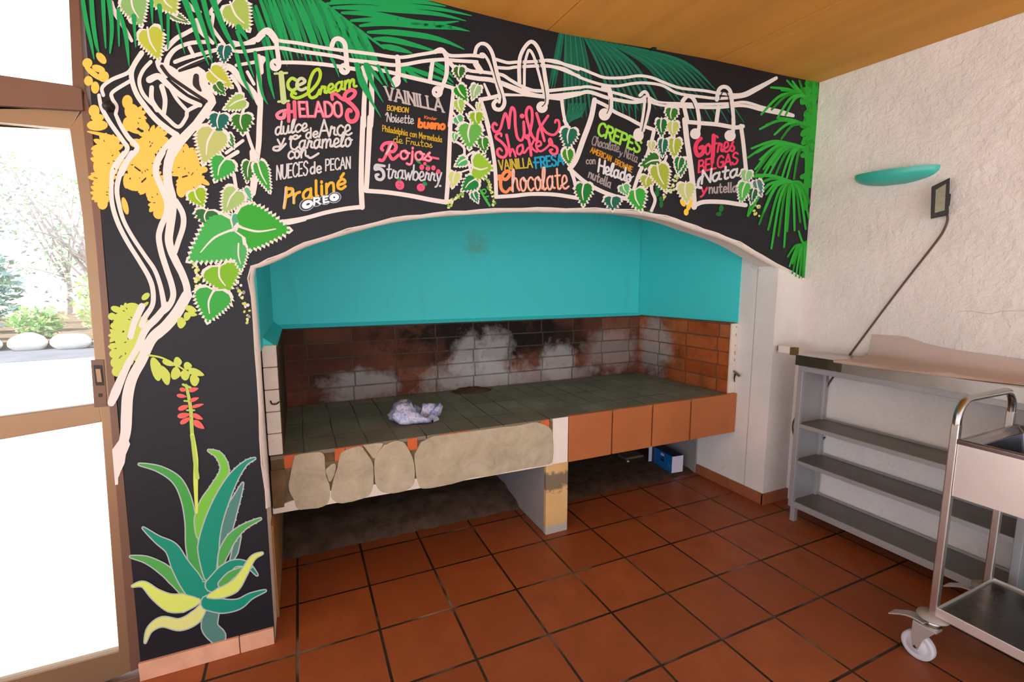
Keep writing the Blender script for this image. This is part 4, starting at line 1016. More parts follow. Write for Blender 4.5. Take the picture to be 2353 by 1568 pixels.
# ivy leaves with toothed white outlines
def leaf(mb, c, bx, by, tx, ty, wd, hx, rim=5.0, lay=4.0, jag=1.0, slim=False):
    k, ox, oy = CR[c][2], CR[c][0], CR[c][1]
    B = Vector((ox + k * bx, oy + k * by)); T = Vector((ox + k * tx, oy + k * ty)); d = T - B; L = d.length; d /= L; nrm = Vector((-d.y, d.x)); hw = wd * k / 2
    prof = [(.0, .06), (-.06, .45), (.02, .82), (.16, 1.0), (.32, .95), (.48, .78), (.64, .56), (.8, .33), (.92, .14)]
    if slim: prof = [(.0, .1), (.08, .6), (.25, .95), (.42, 1.0), (.6, .78), (.78, .45), (.92, .16)]
    nt = max(4, min(11, int(L / 7.5))); rl = random.Random(int(bx * 7 + by))
    amp = min(.17 * hw, 4.6) * jag; jit = [[rl.uniform(.6, 1.35) for _ in range(nt)] for _ in (0, 1)]
    def prof_at(q):
        for (a, ha), (c_, hc) in zip(prof[1:] + [(1.0, 0)], prof[2:] + [(1.0, 0)]):
            if a <= q <= c_: return ha + (hc - ha) * (q - a) / max(1e-6, c_ - a)
        return 0
    def outline(grow, teeth):
        P = []
        for k_, sgn in enumerate((1, -1)):
            side = [(a, h, 0.0) for a, h in prof[:4]]
            q0 = prof[3][0]
            for i in range(nt):
                qa = q0 + (1 - q0) * (i + .35) / nt; qb = q0 + (1 - q0) * (i + .8) / nt
                side.append((qa - .01, prof_at(qa), -.55 * teeth)); side.append((qb, prof_at(qb), 1.0 * teeth * jit[k_][i] * (1 if qb < .93 else .3)))
            pts = []
            for a, h, tt in side:
                cs = a if a > .3 else a - grow / L * .9
                pts.append(B + d * (cs * L + tt * amp * .5) + nrm * sgn * (h * hw + grow * .85 + tt * amp))
            P.append(pts)
        tip = B + d * (L * (1.0) + grow * 1.1); notch = B + d * (.06 * L - grow * .8)
        return [notch] + P[0] + [tip] + P[1][::-1]
    mb.px([(p.x, p.y) for p in outline(rim, 1.0)], lay, WHT)
    mb.px([(p.x, p.y) for p in outline(0.0, .8)], lay + .3, paint('#' + ''.join('%02x' % int(int(hx[q:q + 2], 16) * .92) for q in (1, 3, 5))))
    bend = nrm * hw * .18
    mb.stroke([tuple(B - d * rim), tuple(B + d * L * .35 + bend), tuple(B + d * L * .72)], [rim * .75, rim * .7, rim * .35], WHT, lay + .6)
def vine(name, label, spec, extra=None):
    b = MB()
    for i, ln in enumerate(spec.strip().split('\n')):
        v = ln.split(); leaf(b, v[0], *[float(x) for x in v[1:6]], '#' + v[6], rim=float(v[7]) if len(v) > 7 else 4.5, lay=4 + .9 * (i % 2), slim=len(v) > 8)
    if extra: extra(b)
    return b.build(name, mural, label=label)
def dots(b, c, P, n, r, cols, lay=3.2, seed=1):
    rnd = random.Random(seed); pts = spline(Q(c, P), 8)
    for i in range(n):
        q = pts[int(i / n * (len(pts) - 1))]; b.blob(q[0] + rnd.uniform(-r, r) * 1.6, q[1] + rnd.uniform(-r, r), r * rnd.uniform(.6, 1.2), r * rnd.uniform(.5, 1), rnd.uniform(0, 180), paint(rnd.choice(cols)), lay, n=9)
def ex1(b):
    strokes(b, 'A', '36/30: 1500,690 1570,800 1580,900\n30: 1600,1010 1640,1200 1700,1370 1740,1420\n30: 1450,1380 1520,1330 1600,1270\n26: 1300,780 1360,850', WHT, 3.6)
    strokes(b, 'B', '50/56/60/50: 1500,0 1510,100 1515,200 1500,330\n34/30: 1380,0 1280,60\n30/24: 1350,180 1370,330 1330,400\n44/36: 1690,572 1800,560 1916,535', WHT, 3.6)
    strokes(b, 'B', '40/40: 1340,620 1400,560\n30: 1230,900 1260,1000\n26/20: 1160,700 1040,720', WHT, 3.6)
    dots(b, 'B', '1040,890 1050,980 1060,1060 1070,1130', 26, 4.6, ['#b9cc5e', '#d3dc8a', '#cfcfcf'], seed=3)
    dots(b, 'B', '1380,1040 1410,1120 1440,1200 1455,1290 1460,1390', 24, 4.2, ['#b9cc5e', '#d3dc8a', '#d9d5d6', '#8f8a86'], seed=4)
vine('ivy_vine', 'large ivy vine hanging from the tree at the left', '''
A 600 -25 690 240 240 8bbf70 6
A 880 -50 1000 130 240 b3ca5c 6
A 960 130 1120 215 70 5e8a4a 4
A 1500 45 1655 280 250 a7c65d 6.5
A 750 275 850 545 220 bcc844 6
A 1440 420 1430 580 130 00685e 4.5
A 1310 640 1505 790 170 bcc844 5 
A 1360 760 1440 860 100 2f7a20 3
A 1610 900 1430 985 140 a2c967 5
A 1390 1035 1375 1205 180 006a5e 5
A 1590 1040 1600 1215 190 2d7c20 5
A 1345 1180 1245 1480 280 bfcb78 7
A 1460 1220 1520 1340 80 2f8a40 4
B 1285 60 1200 235 205 35ae45 5.5
B 1480 80 1455 245 115 2d7b20 4
B 1545 90 1640 325 110 35a836 5
B 1040 310 1105 440 150 94c515 5
B 1375 310 1265 490 180 a6cc79 5.5
B 1430 300 1490 400 80 5fb98a 4
B 1140 470 1120 590 190 26702f 5
B 1340 500 1340 610 110 4eac88 4
B 1345 625 985 870 380 3fb752 7
B 1390 590 1800 625 360 33ae2e 7
B 1390 750 1410 950 120 4cb660 5
B 1240 915 1300 1130 300 7ec11c 6
B 1195 1110 1140 1360 290 34ae41 6.5
''', ex1)
def ex2(b):
    strokes(b, 'G', '70/50: 100,470 200,600 260,760\n44/36: 380,1130 450,1190 520,1260\n36: 150,1280 200,1350\n34: 360,1300 420,1400', WHT, 3.6)
    strokes(b, 'H', '40/44/40: 130,320 250,370 340,450 350,560 380,660\n40: 370,640 420,570 500,520\n44/40/40: 380,640 430,760 460,880 520,1000\n40/36: 440,740 540,760\n30: 250,880 430,820', WHT, 3.6)
    dots(b, 'H', '50,1460 130,1370 200,1310 320,1240', 30, 3.6, ['#a9c45e', '#c9d886', '#7fae4a', '#d8dcae'], seed=6)
    dots(b, 'H', '740,980 780,1100 820,1250 845,1420', 32, 3.4, ['#a9c45e', '#c9d886', '#5f9a44', '#d8cfa6'], seed=7)
    strokes(b, 'H', '26/34/40: 560,1060 620,1180 700,1320 780,1440\n24: 680,1230 640,1190 690,1160 720,1200 690,1240\n24: 740,1340 700,1300 760,1280', paint('#3fae3f'), 3.4)
vine('ivy_vine', 'ivy between the second and third menu boards', '''
G 250 540 245 745 190 2f6c22 5
G 220 860 375 1095 200 1f9012 5
G 540 840 460 1065 170 9ccb8b 4.5
G 230 1085 280 1295 170 a4d255 4.5
G 570 1130 560 1260 80 c9d878 3.5
G 520 1285 540 1505 220 8dc210 4.5
G 210 1350 300 1500 160 55b87a 4
H 450 60 430 470 400 63ba4a 6
H 190 200 170 350 100 5fbf70 3.5
H 660 290 690 540 190 2f8b20 4
H 370 650 190 760 170 4ab96a 5
H 500 770 840 800 460 98cc30 6
H 190 880 140 1135 200 d0e08b 4.5
H 525 1000 300 1190 270 008737 4.5
H 500 1220 580 1390 130 0a8a55 4
H 2150 130 2110 470 280 0d6b53 5
H 2110 450 2140 740 190 36931c 5 1
''', ex2)
def ex3(b):
    strokes(b, 'I', '40/36: 1060,810 1090,900 1110,1000\n36: 1030,1080 1010,1250 1050,1370 1010,1490\n30: 1180,880 1150,960\n30: 1080,930 1040,1090', WHT, 3.6)
    dots(b, 'I', '1290,1090 1270,1200 1200,1300 1150,1360', 22, 4.0, ['#c6d4a0', '#d8dcb8', '#b9c45e'], seed=8)
    ells(b, 'I', '1090,1240,40,30 1070,1300,30,36 1120,1360,26,30 1120,1420,22,40 1000,1500,36,18', paint('#0f6b34'), 3.2)
vine('ivy_vine', 'ivy beside the tilted crepes board', '''
I 250 1195 240 1440 190 0d802a 5
I 570 1340 570 1490 190 0d6b55 4.5
I 825 1265 890 1500 210 34ae34 5.5
I 690 1210 740 1320 120 5fc16a 4
I 970 1110 940 1240 160 abc03c 4.5
I 1080 990 1170 1275 210 abc03c 5.5
I 1090 930 880 985 210 25751a 5
I 1120 470 1120 665 120 0f7130 4.5
I 1240 345 1225 500 140 2f7b25 4.5
I 1250 500 1250 665 130 c7d572 4.5
I 1270 690 1265 900 150 abc03a 5
I 1140 695 1130 890 110 0f6c58 4 
I 1010 720 1010 830 80 c9d57a 3.5
I 1330 900 1300 1070 110 0d7b28 4
''', ex3)
def ex4(b):
    ells(b, 'J', '130,1320,45,26,60 200,1330,28,80,15 165,1420,26,36', paint('#f2c63a'), 3.4)
    ells(b, 'J', '535,1380,26,40,10 510,1440,30,24', paint('#0c6b30'), 3.4)
    dots(b, 'J', '890,1300 915,1370 910,1470', 12, 4.2, ['#c9d36a', '#e0dcc0', '#a9b84e'], seed=9)
    strokes(b, 'J', '30/20: 850,1330 815,1460', f1, 3.2)
vine('ivy_vine', 'ivy leaves around the waffles board', '''
J 110 855 105 1045 130 0c7b2c 4.5
J 160 1120 170 1325 180 cdd98a 5
J 810 985 790 1115 120 90d085 4
J 790 1115 740 1320 130 50c14b 4.5
J 910 1090 960 1250 100 508a80 4
J 880 1180 850 1335 90 15663a 4
''', ex4)

# ------------------------------------------------------------------ chalk lettering
GL = {'A': (70, '0,0 35,100|35,100 70,0|14,36 56,36'), 'B': (60, '5,0 5,100|5,98 40,98 52,76 38,54 5,53|5,53 45,50 60,26 45,2 5,2'), 'C': (62, '60,82 40,100 12,88 2,50 12,12 40,0 62,18'),
      'E': (52, '5,0 5,100|5,98 50,98|5,52 42,52|5,2 50,2'), 'F': (52, '5,0 5,100|5,98 52,98|5,52 42,52'), 'G': (62, '60,82 40,100 12,88 2,50 12,12 40,0 58,12 60,44|36,45 62,45'), 'D': (64, '5,0 5,100|5,98 35,97 63,70 63,30 35,3 5,2'),
      'H': (62, '5,0 5,100|58,0 58,100|5,52 58,52'), 'I': (14, '7,0 7,100'), 'K': (58, '5,0 5,100|5,42 55,100|20,58 58,0'), 'L': (50, '5,0 5,100|5,2 48,2'), 'M': (78, '5,0 8,100|8,100 40,30|40,30 70,100|70,100 75,0'),
      'N': (62, '5,0 5,100|5,100 58,0|58,0 58,100'), 'O': (66, '33,100 8,84 2,50 8,16 33,0 58,16 64,50 58,84 33,100'), 'P': (58, '5,0 5,100|5,98 42,98 56,74 42,50 5,48'), 'R': (60, '5,0 5,100|5,98 42,98 56,76 42,54 5,52|28,52 58,0'),
      'S': (58, '54,84 34,100 10,90 6,70 26,56 46,44 54,24 38,2 14,2 2,18'), 'T': (60, '30,0 30,100|0,98 60,98'), 'U': (64, '5,100 5,30 18,4 32,0 46,4 60,30 60,100'), 'V': (64, '0,100 32,0|32,0 64,100'), 'W': (86, '0,100 20,0|20,0 42,80|42,80 64,0|64,0 84,100'),
      'a': (54, '46,50 28,60 8,46 4,24 16,2 34,8 46,34|46,60 46,14 54,0'), 'b': (50, '5,100 5,4|5,34 22,58 44,46 46,20 30,0 8,8'), 'c': (48, '46,48 28,60 8,44 6,18 24,0 46,10'), 'd': (52, '46,100 46,2|46,46 28,60 8,46 4,22 18,0 36,6 46,28'),
      'e': (46, '6,30 44,34 38,56 22,60 6,44 6,16 24,0 46,10'), 'f': (46, '48,92 36,100 24,86 22,-20|6,56 42,58'), 'g': (50, '46,50 28,60 8,46 6,22 20,4 38,12 46,34|46,60 46,-20 30,-38 8,-28'), 'h': (50, '5,100 5,0|5,30 22,58 40,54 44,30 44,0'),
      'i': (18, '9,58 9,0|9,78 9,84'), 'j': (22, '14,58 14,-20 2,-36 -12,-30|14,78 14,84'), 'k': (48, '5,100 5,0|5,22 40,58|16,34 46,0'), 'l': (18, '9,100 9,8 18,0'), 'm': (76, '5,60 5,0|5,34 20,58 34,50 36,0|36,34 52,58 66,50 70,0'),
      'n': (50, '5,60 5,0|5,32 22,58 40,54 44,30 44,0'), 'o': (50, '26,60 8,48 4,28 12,4 28,0 44,12 48,32 40,54 26,60'), 'p': (50, '5,60 5,-38|5,34 22,58 44,46 46,20 30,0 8,8'), 'r': (40, '5,60 5,0|5,32 18,54 38,58'), 's': (44, '40,50 24,60 8,50 14,34 34,24 38,8 20,0 4,10'),
      't': (42, '18,92 18,14 28,0 40,6|2,60 38,62'), 'u': (52, '5,60 5,20 16,0 32,6 44,30|44,60 44,0'), 'v': (44, '0,60 20,0|20,0 42,60'), 'w': (66, '0,60 16,0|16,0 32,44|32,44 46,0|46,0 64,60'), 'y': (50, '4,60 22,6|46,60 26,0 12,-30 0,-36'),
      '\u00e9': (46, '6,30 44,34 38,56 22,60 6,44 6,16 24,0 46,10|22,74 38,94'), '\u00b7': (20, '8,42 12,42'), ' ': (30, '')}
SC = {'l': (30, '0,6 18,50 26,92 16,100 8,70 8,24 16,0 32,8'), 'h': (54, '-4,6 16,60 20,94 12,98 6,60 5,0|5,28 22,58 38,52 42,20 54,4'), 'k': (56, '4,100 6,0|8,24 42,62|16,34 34,4 56,4'), 'e': (50, '-4,14 38,32 36,54 22,60 8,44 8,14 26,0 52,10'), 'a': (60, '46,50 28,60 8,46 6,20 18,0 34,8 46,34|46,60 44,14 60,6'), 
      'r': (44, '0,6 12,60 16,46 34,50 30,14 46,6'), 'o': (52, '30,60 10,50 6,26 16,2 32,2 44,18 44,44 30,60 34,46 54,44'), 'n': (60, '4,58 6,0|6,30 22,58 38,52 42,12 62,6'), 'u': (60, '4,58 6,16 18,0 36,8 44,58|44,40 48,6 62,6'), 's': (48, '-6,6 30,60 18,46 20,36 38,18 26,0 4,8'), 'd': (58, '44,50 26,60 8,46 6,18 20,0 36,8 46,30|48,100 46,12 60,4'), 'm': (82, '4,58 5,0|5,32 20,58 34,50 36,0|36,32 50,58 64,50 66,10 84,6')}
def text(mb, s, c, p0, p1, h, wd_, hx, lay=4, script=False, up=None, slant=0.0, serif=False, hx2=None):
    k, ox, oy = CR[c][2], CR[c][0], CR[c][1]; wd = wd_ * .84
    P0 = Vector((ox + k * p0[0], oy + k * p0[1])); P1 = Vector((ox + k * p1[0], oy + k * p1[1])); H_ = h * k; d = P1 - P0
    g = [(SC.get(ch) if script and ch in SC else GL.get(ch, GL[' '])) for ch in s]
    sp = 4 if script else 12
    tot = sum(q[0] + sp for q in g) - sp; U = d / tot
    V = Vector(up).normalized() * (H_ / 100) if up else Vector((d.y, -d.x)).normalized() * (H_ / 100)
    x = 0; m = paint(hx)
    for i, (wg, st_) in enumerate(g):
        for ln in st_.split('|'):
            if not ln: continue
            pts = [tuple(float(v) for v in t.split(',')) for t in ln.split()]
            pp = [P0 + U * (x + a + slant * b_) + V * b_ for a, b_ in pts]
            pp = [(q.x, q.y) for q in pp]
            mb.stroke(pp, wd * k, m, lay, n=4)
            if hx2: mb.stroke([(a + wd * k * .12, b_ - wd * k * .1) for a, b_ in pp], wd * k * .42, paint(hx2), lay + .4, n=4)
            if serif and len(pts) == 2 and abs(pts[0][0] - pts[1][0]) < 36:
                for (a, b_) in pts:
                    if b_ in (0, 100): e0 = P0 + U * (x + a - 12) + V * b_; e1 = P0 + U * (x + a + 12) + V * b_; mb.stroke([tuple(e0), tuple(e1)], wd * k * .6, m, lay, n=4)
        x += wg + sp

def board(label, frame, hooks, fills=()):
    b = MB()
    for c, s in fills: b.px(Q(c, s), 2.6, M_black)
    for c, s in frame: strokes(b, c, s, WHT, 3)
    o = b.build('menu_board', mural, label=label)
    for grp in hooks:
        b = MB()
        for kind, c, s in grp:
            if kind == 's': strokes(b, c, s, WHT, 4.6, .88)
            elif kind == 'd': strokes(b, c, s, bk, 5.0)
            else: ells(b, c, s, WHT, 4.6)
        b.build('hook', o)
    return o
def lettering(o, fn, label=None):
    b = MB(); fn(b); b.build('lettering', o, label=label)

# board 1
b1 = board('painted ice cream menu board', [('E', '56/60: 430,615 700,618 1000,638 1240,668 1540,715\n60/76: 1655,690 1695,830 1690,960 1672,1300 1668,1568\n60/80: 90,540 170,560 130,640 130,760'), ('e', '76/80: 1660,0 1640,500 1632,1000 1645,1350\n66/56: 1650,1345 1400,1372 1100,1430 800,1510 500,1560 300,1575')],
    [[('s', 'E', '110/130/110: 80,270 150,190 230,150 300,210 350,290\n74/80: 355,260 370,400 392,560 405,640'), ('e', 'E', '345,655,90,95'), ('d', 'E', '16: 200,205 235,225\n16: 330,640 350,665')],
     [('s', 'E', '80/84: 1190,370 1230,280 1310,265 1380,330 1400,450 1412,620 1420,700'), ('e', 'E', '1382,715,88,92'), ('d', 'E', '16: 1370,705 1390,725')]])
def t1(b):
    G1, G2, PK, WX, YL = '#b6cb88', '#a6ce35', '#f4627e', '#cac9ca', '#dcae2c'
    strokes(b, 'E', '34: 335,785 520,775\n80/84/90: 430,780 450,980 470,1200\n36: 390,1205 545,1195', paint(G1), 4)
    strokes(b, 'E', '50: 650,880 590,855 535,920 545,1000 600,1035 655,1010', paint('#a9cf52'), 4); strokes(b, 'E', '48: 690,960 790,905 740,855 685,890 668,980 730,1030 805,1000', paint('#c0c9a0'), 4)
    strokes(b, 'E', '46/50/50/46: 650,1085 600,1070 590,1120 660,1150 760,1120 880,1040 980,920 1020,800 990,720 920,760 860,900 840,1060 880,1145 960,1120 1010,1030', paint(G2), 4)
    text(b, 'ream', 'E', (1015, 1105), (1555, 985), 215, 46, G2, script=True, up=(.05, -1))
    strokes(b, 'E', '60/50: 540,1250 545,1380 545,1500\n60/50: 630,1210 635,1340 640,1470\n50: 520,1360 640,1350', paint(PK), 4)
    strokes(b, 'E', '40/56/60: 520,1330 430,1350 370,1400 400,1450 470,1440 480,1390', paint('#e58096'), 4)
    text(b, 'ELADO', 'E', (705, 1430), (1350, 1430), 220, 52, PK, up=(-.08, -1), hx2='#e9a0ad')
    strokes(b, 'E', '50/54/60/66/60: 1200,1170 1195,1100 1260,1095 1340,1160 1420,1180 1510,1130 1540,1060 1480,1030 1400,1080 1390,1160 1500,1260 1575,1370 1545,1480 1460,1500 1415,1420 1440,1330 1475,1345', paint(PK), 4)
    text(b, 'dulce', 'e', (335, 270), (825, 205), 195, 36, WX, script=True, up=(.08, -1)); text(b, 'de', 'e', (800, 325), (980, 300), 150, 34, WX, up=(0, -1)); text(b, 'Arce', 'e', (1000, 300), (1485, 265), 255, 36, WX, script=True, up=(0, -1))
    text(b, 'y', 'e', (370, 440), (490, 420), 170, 36, WX, up=(0, -1)); strokes(b, 'e', '34: 410,440 330,450 320,490 400,495 500,400', paint(WX), 4)
    text(b, 'Caramelo', 'e', (560, 490), (1480, 435), 215, 36, WX, script=True, up=(.1, -1)); strokes(b, 'e', '32: 560,330 580,290 640,330 720,280', paint(WX), 4); text(b, 'con', 'e', (530, 630), (830, 595), 190, 36, WX, script=True, up=(.05, -1)); strokes(b, 'e', '34: 830,590 880,610 990,545', paint(WX), 4)
    text(b, 'NUECES', 'e', (360, 940), (830, 865), 210, 28, WX, up=(.02, -1)); text(b, 'de', 'e', (865, 850), (1030, 835), 170, 32, WX, up=(0, -1)); text(b, 'PECAN', 'e', (1095, 805), (1470, 765), 170, 26, WX, up=(0, -1))
    text(b, 'raliné', 'e', (610, 1290), (1395, 1060), 235, 50, YL, up=(-.02, -1), slant=0); strokes(b, 'e', '52/46: 510,1060 500,1200 475,1360\n50: 520,1075 600,1080 590,1150 520,1190', paint(YL), 4)
    strokes(b, 'e', '24: 500,1060 470,1360\n20: 620,1100 610,1290', paint('#c9c1ae'), 4.5)
    ells(b, 'e', '820,1310,122,92,-25 960,1265,90,78,-18 1090,1240,90,76,-15 1230,1205,104,84,-14', paint('#a7aebd'), 4); ells(b, 'e', '820,1310,108,80,-25 960,1265,80,66,-18 1090,1240,80,64,-15 1230,1205,90,72,-14', paint('#2c3340'), 4.3)
    OW = paint('#eef0f6'); ells(b, 'e', '825,1308,88,62,-25 1228,1204,74,58,-14', OW, 4.6); ells(b, 'e', '835,1305,30,15,-20 1226,1203,16,11', paint('#2c3340'), 4.9)
    strokes(b, 'e', '32: 930,1215 925,1315\n26: 935,1222 985,1212 1005,1235 985,1255 940,1268\n28: 965,1262 1012,1298\n32: 1065,1195 1072,1285\n26: 1070,1200 1130,1188\n24: 1070,1240 1120,1230\n26: 1072,1282 1140,1268', OW, 4.6)
lettering(b1, t1, 'green, pink, white and yellow lettering')

# board 2
b2 = board('painted vanilla flavours menu board', [('V', '60/70/64: 190,545 330,590 620,660 900,730 1200,800 1450,860 1640,915\n70/90/90: 240,600 252,900 250,1300 232,1568\n60/70/70: 1650,990 1620,1300 1590,1568'), ('v', '90/84/80: 215,0 190,500 165,1000 150,1200\n64/74/70: 1535,0 1510,600 1492,1000 1462,1390\n70/76: 150,1205 500,1230 900,1290 1200,1350 1460,1392')],
    [[('s', 'V', '100/100/110/100: 690,390 705,500 705,680 690,800'), ('e', 'V', '665,810,84,100,20')], [('s', 'V', '90/90/84/76: 1340,300 1440,262 1520,350 1540,500 1530,700 1480,850 1440,960\n80/84: 1295,460 1250,780'), ('e', 'V', '1375,985,96,102'), ('d', 'V', '20: 1350,985 1365,1000')]])
def t2(b):
    text(b, 'VAINILLA', 'V', (505, 1110), (1480, 1330), 215, 42, '#b7afad', up=(-.12, -1), serif=True)
    text(b, 'BOMBON', 'b', (225, 410), (815, 480), 135, 30, '#c8a223'); text(b, 'Noisette', 'b', (215, 720), (960, 790), 235, 36, '#bdb9b7', script=True); strokes(b, 'b', '36: 190,540 240,480 260,560', paint('#bdb9b7'), 4)
    text(b, 'Kinder', 'b', (1255, 640), (1600, 690), 80, 24, '#c8662f'); text(b, 'bueno', 'b', (1090, 880), (1820, 940), 230, 80, '#f97c2c')
    text(b, 'Philadelphia con Mermelada', 'b', (100, 990), (1745, 1300), 165, 26, '#c6a11c', up=(0, -1)); text(b, 'de Frutos', 'b', (400, 1300), (1500, 1450), 180, 28, '#c2a428', script=True, up=(0, -1))
    PK = '#ee5f7f'
    strokes(b, 'v', '46/50/56: 540,430 500,560 430,700 370,700\n50/60/50: 420,540 400,500 460,430 580,420 640,480 600,560 520,570 580,690 680,620', paint(PK), 4)
    text(b, 'ojos', 'v', (690, 680), (1240, 720), 230, 50, PK, script=True, hx2='#e9a5b0'); strokes(b, 'v', '36: 1230,660 1330,680', paint(PK), 4); strokes(b, 'v', '30: 570,430 530,520 480,600', paint('#d9b9c0'), 4.5)
    strokes(b, 'v', '40/60/50/44: 450,800 380,790 310,790 300,850 360,840 420,880 440,960 400,1020 330,1010 310,950 350,940', paint('#c3c6cc'), 4)
    text(b, 'trawberry', 'v', (480, 1000), (1380, 1060), 245, 34, '#c3c6cc', script=True)
    ells(b, 'v', '1110,760,28,28 1060,820,40,48 1160,840,40,40 1250,830,38,42 1330,890,36,40 700,1110,72,82,-25 1045,1150,68,66', paint('#e0527a'), 4)
    ells(b, 'v', '1010,740,50,16,30 1160,800,40,14,20 690,1020,28,30 1110,1090,40,32,30', paint('#0f8f4c'), 4.4)
    ells(b, 'v', '690,1090,6,9 720,1110,6,9 700,1140,6,9 1040,1130,8,6 1060,1160,8,6', paint('#5a2230'), 4.8); ells(b, 'v', '1360,1125,22,18', paint('#c3c6cc'), 4)
lettering(b2, t2, 'white, yellow, orange and pink lettering')

# board 3
b3 = board('painted milk shakes menu board', [('G', '66: 590,1065 760,1035 900,1000\n66: 590,1060 655,1250 730,1520\n56/50: 1925,1080 1955,1300 2000,1500'), ('H', '66: 725,0 800,300 850,600 882,900 892,1290\n66: 890,1292 1200,1272 1500,1242 1900,1252 2295,1312\n56/60: 2060,-20 2110,60 2140,130\n60: 2165,820 2230,1000 2295,1312')],
    [[('s', 'G', '66/70/74/76: 500,330 535,205 620,150 715,190 790,320 845,550 905,800 960,1000 985,1130 925,1225 835,1215 805,1140 850,1085\n50/54/54: 600,320 650,330 720,430 790,600 850,800 905,1000 900,1110'), ('d', 'G', '14: 740,400 800,560 870,800 940,1010 945,1120 890,1160\n26/40/20: 560,310 600,200 670,230 720,330')],
     [('s', 'G', '70/70/72/80: 1230,790 1225,500 1255,330 1340,180 1430,120 1520,200 1600,400 1650,700 1685,950 1670,1130\n52: 1310,830 1318,500 1365,300 1400,260 1460,350 1520,540 1590,800 1640,1000'), ('e', 'G', '1600,1190,94,96'), ('d', 'G', '16: 1270,790 1270,500 1310,300 1400,200 1480,280 1560,500 1620,780 1655,1000 1650,1120 1600,1180')]], fills=[('G', '610,1065 900,1010 1300,1010 1925,1085 2000,1500 2010,1700 830,1700 720,1500')])
def t3(b):
    PK = '#f0587b'
    strokes(b, 'G', '56/60/60: 860,1480 820,1450 790,1510 830,1590 910,1560 960,1400 1000,1290 1040,1400 1060,1530\n60/66/60/56: 1060,1530 1080,1300 1110,1195 1155,1270 1165,1500 1200,1690 1270,1730 1310,1600 1300,1430\n60/56: 1300,1430 1310,1620 1360,1700 1420,1600\n60/66/60: 1400,1620 1440,1400 1430,1230 1380,1190 1340,1290 1375,1470 1440,1660 1510,1740\n60/64/60: 1510,1290 1560,1450 1640,1740\n56/60/60: 1700,1330 1600,1480 1540,1580 1520,1730\n60/56/50: 1590,1500 1680,1610 1800,1640 1880,1540 1875,1420 1830,1400 1815,1440', paint(PK), 4, .74); ells(b, 'G', '1275,1335,40,40', paint(PK), 4)
    strokes(b, 'H', '50/66/70/66/50: 980,250 970,205 900,220 890,280 980,350 1060,450 1070,560 1010,615 930,580 910,500 950,460 990,500\n66/60/54: 1070,230 1110,420 1130,590\n50: 1130,560 1165,470 1200,520 1225,600\n56: 1320,400 1260,440 1250,530 1300,560 1350,480 1340,400\n50: 1345,480 1370,540 1440,450\n70/66: 1430,240 1470,400 1490,580\n56/50: 1550,300 1490,420\n50: 1490,420 1530,480 1590,520\n52: 1590,430 1660,400 1640,340 1580,370 1590,460 1650,510 1740,460 1800,400\n60/66/56: 1800,400 1850,380 1820,300 1800,330 1830,390 1930,450 1930,540 1860,555 1810,500 1850,480', paint(PK), 4, .74)
    text(b, 'VAINILLA', 'H', (950, 830), (1515, 785), 165, 30, '#bda737', up=(-.12, -1)); ells(b, 'H', '1537,700,18,18', paint('#0a98c0'), 4); text(b, 'FRESA', 'H', (1570, 800), (2045, 735), 180, 40, '#0a98c0', up=(-.12, -1))
    OR = '#f28b52'
    strokes(b, 'H', '50/60/60/60/46: 940,990 940,930 975,960 1060,990 1130,900 1100,850 1030,880 970,1000 980,1150 1060,1210 1130,1140', paint(OR), 4)
    text(b, 'hocolate', 'H', (1165, 1200), (2130, 1150), 380, 44, OR, script=True, up=(-.05, -1), hx2='#c9c9d2')
lettering(b3, t3, 'pink, yellow, blue and orange lettering')

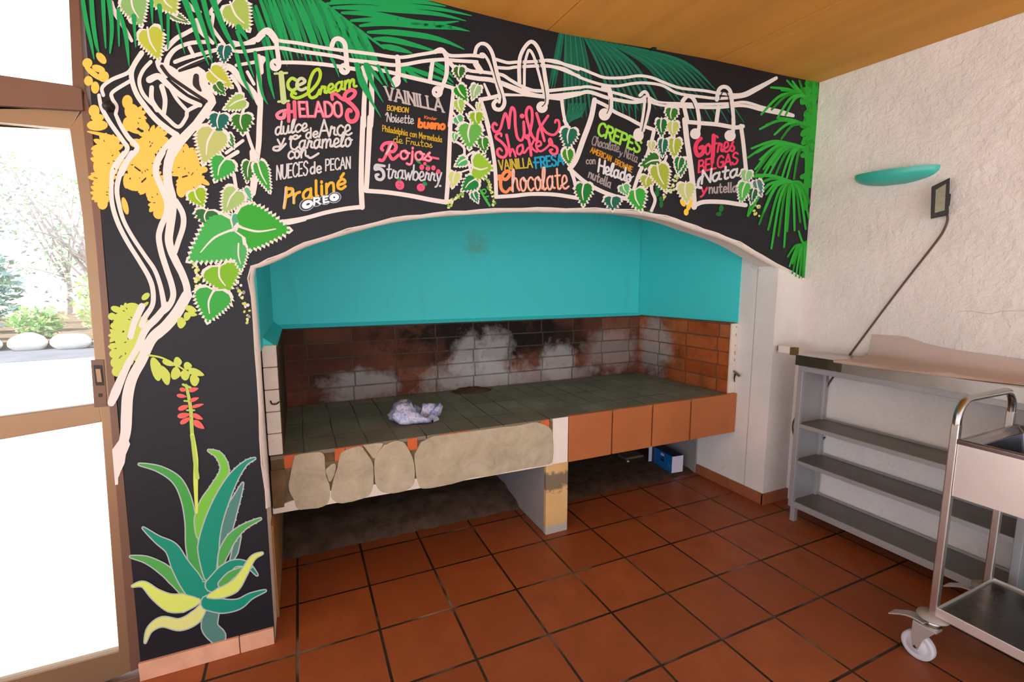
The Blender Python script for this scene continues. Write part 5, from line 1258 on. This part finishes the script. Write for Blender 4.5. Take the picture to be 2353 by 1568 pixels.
# board 4
b4 = board('tilted painted crepes menu board', [('I', '56/60/56: 370,245 330,450 240,700 160,920 90,1020\n40: 370,250 500,312 600,382 750,452 880,522 1040,582\n44/48: 90,1020 250,1160 420,1260 600,1330 760,1362\n42/40: 1040,590 1000,750 930,950 870,1080 805,1275')],
    [[('s', 'I', '70/60/54: 470,110 515,110 540,160 552,260 545,370 510,440'), ('e', 'I', '480,410,66,70'), ('d', 'I', '9: 535,240 530,340 505,400')], [('s', 'I', '44/40/44: 880,195 930,155 970,200 985,320 955,450 915,590\n36: 935,220 920,380 890,560'), ('e', 'I', '862,640,60,76'), ('d', 'I', '10: 960,220 950,380 900,600')]], fills=[('I', '370,250 600,382 880,522 1040,585 1000,750 930,950 870,1080 805,1270 760,1360 600,1330 420,1260 250,1160 95,1020 160,920 240,700 330,450')])
def t4(b):
    UP = (.24, -1)
    text(b, 'CREPES', 'r', (290, 360), (1180, 760), 262, 60, '#90d53e', up=UP)
    text(b, 'Chocolate', 'r', (165, 580), (740, 740), 190, 30, '#8f8482', script=True, up=UP); text(b, 'y', 'r', (750, 800), (810, 830), 130, 28, '#8f8482', up=UP); text(b, 'Nata', 'r', (850, 830), (1130, 970), 190, 28, '#8f8482', script=True, up=UP)
    text(b, 'AMERICAN', 'r', (140, 740), (575, 940), 115, 24, '#c1881c', up=UP); text(b, 'BROWNIE', 'r', (655, 990), (1020, 1170), 115, 24, '#c1881c', up=UP)
    text(b, 'con', 'r', (50, 990), (250, 990), 150, 28, '#9b918e', up=(0, -1)); text(b, 'Helado', 'r', (300, 1150), (1000, 1390), 270, 52, '#d6d4da', script=True, up=(.12, -1)); strokes(b, 'r', '40/20: 960,1310 1060,1250', paint('#d6d4da'), 4)
    text(b, 'nutella', 'r', (95, 1270), (560, 1500), 180, 36, '#9b918e', up=UP)
lettering(b4, t4, 'green, amber and white lettering')

# board 5
b5 = board('painted waffles menu board at the right', [('J', '56/60: 150,440 172,650 202,850 232,1100 250,1365\n44: 150,462 300,475 500,492 680,522 765,510\n42: 745,505 772,700 800,985\n46: 250,1352 350,1312 550,1312 700,1332 795,1345')],
    [[('s', 'J', '50/44: 125,245 180,190 240,222 282,330 302,480 288,580\n50: 140,300 172,440'), ('e', 'J', '260,590,56,58'), ('d', 'J', '8: 180,225 230,260 262,340')], [('s', 'J', '48/46: 488,230 510,125 570,92 630,142 652,300 664,480 655,600\n48: 505,310 482,480'), ('e', 'J', '628,610,60,60'), ('d', 'J', '10: 520,220 550,150 600,170 625,300 640,420')]], fills=[('J', '152,462 500,492 760,510 772,700 795,1340 550,1312 250,1360 202,850')])
def t5(b):
    PK = '#e0395f'
    strokes(b, 'J', '40/46/40: 320,640 280,680 262,750 290,820 340,790 345,730 310,740', paint(PK), 4); text(b, 'ofres', 'J', (360, 810), (685, 770), 180, 27, PK, script=True, up=(.04, -1))
    strokes(b, 'J', '44/40: 455,610 450,740 440,890', paint(PK), 4)
    text(b, 'BELGAS', 'J', (290, 1000), (710, 905), 122, 25, PK, up=(.05, -1), serif=False); text(b, 'Nata', 'J', (320, 1120), (720, 1040), 140, 28, '#d3d1d4', script=True, up=(.1, -1)); strokes(b, 'J', '30: 340,1040 300,1080 290,1150 320,1160', paint('#d3d1d4'), 4)
    text(b, 'y', 'J', (320, 1225), (385, 1215), 90, 26, PK, up=(.1, -1)); text(b, 'nutella', 'J', (405, 1220), (700, 1205), 100, 20, '#a59c9a', up=(0, -1))
lettering(b5, t5, 'crimson and white lettering')
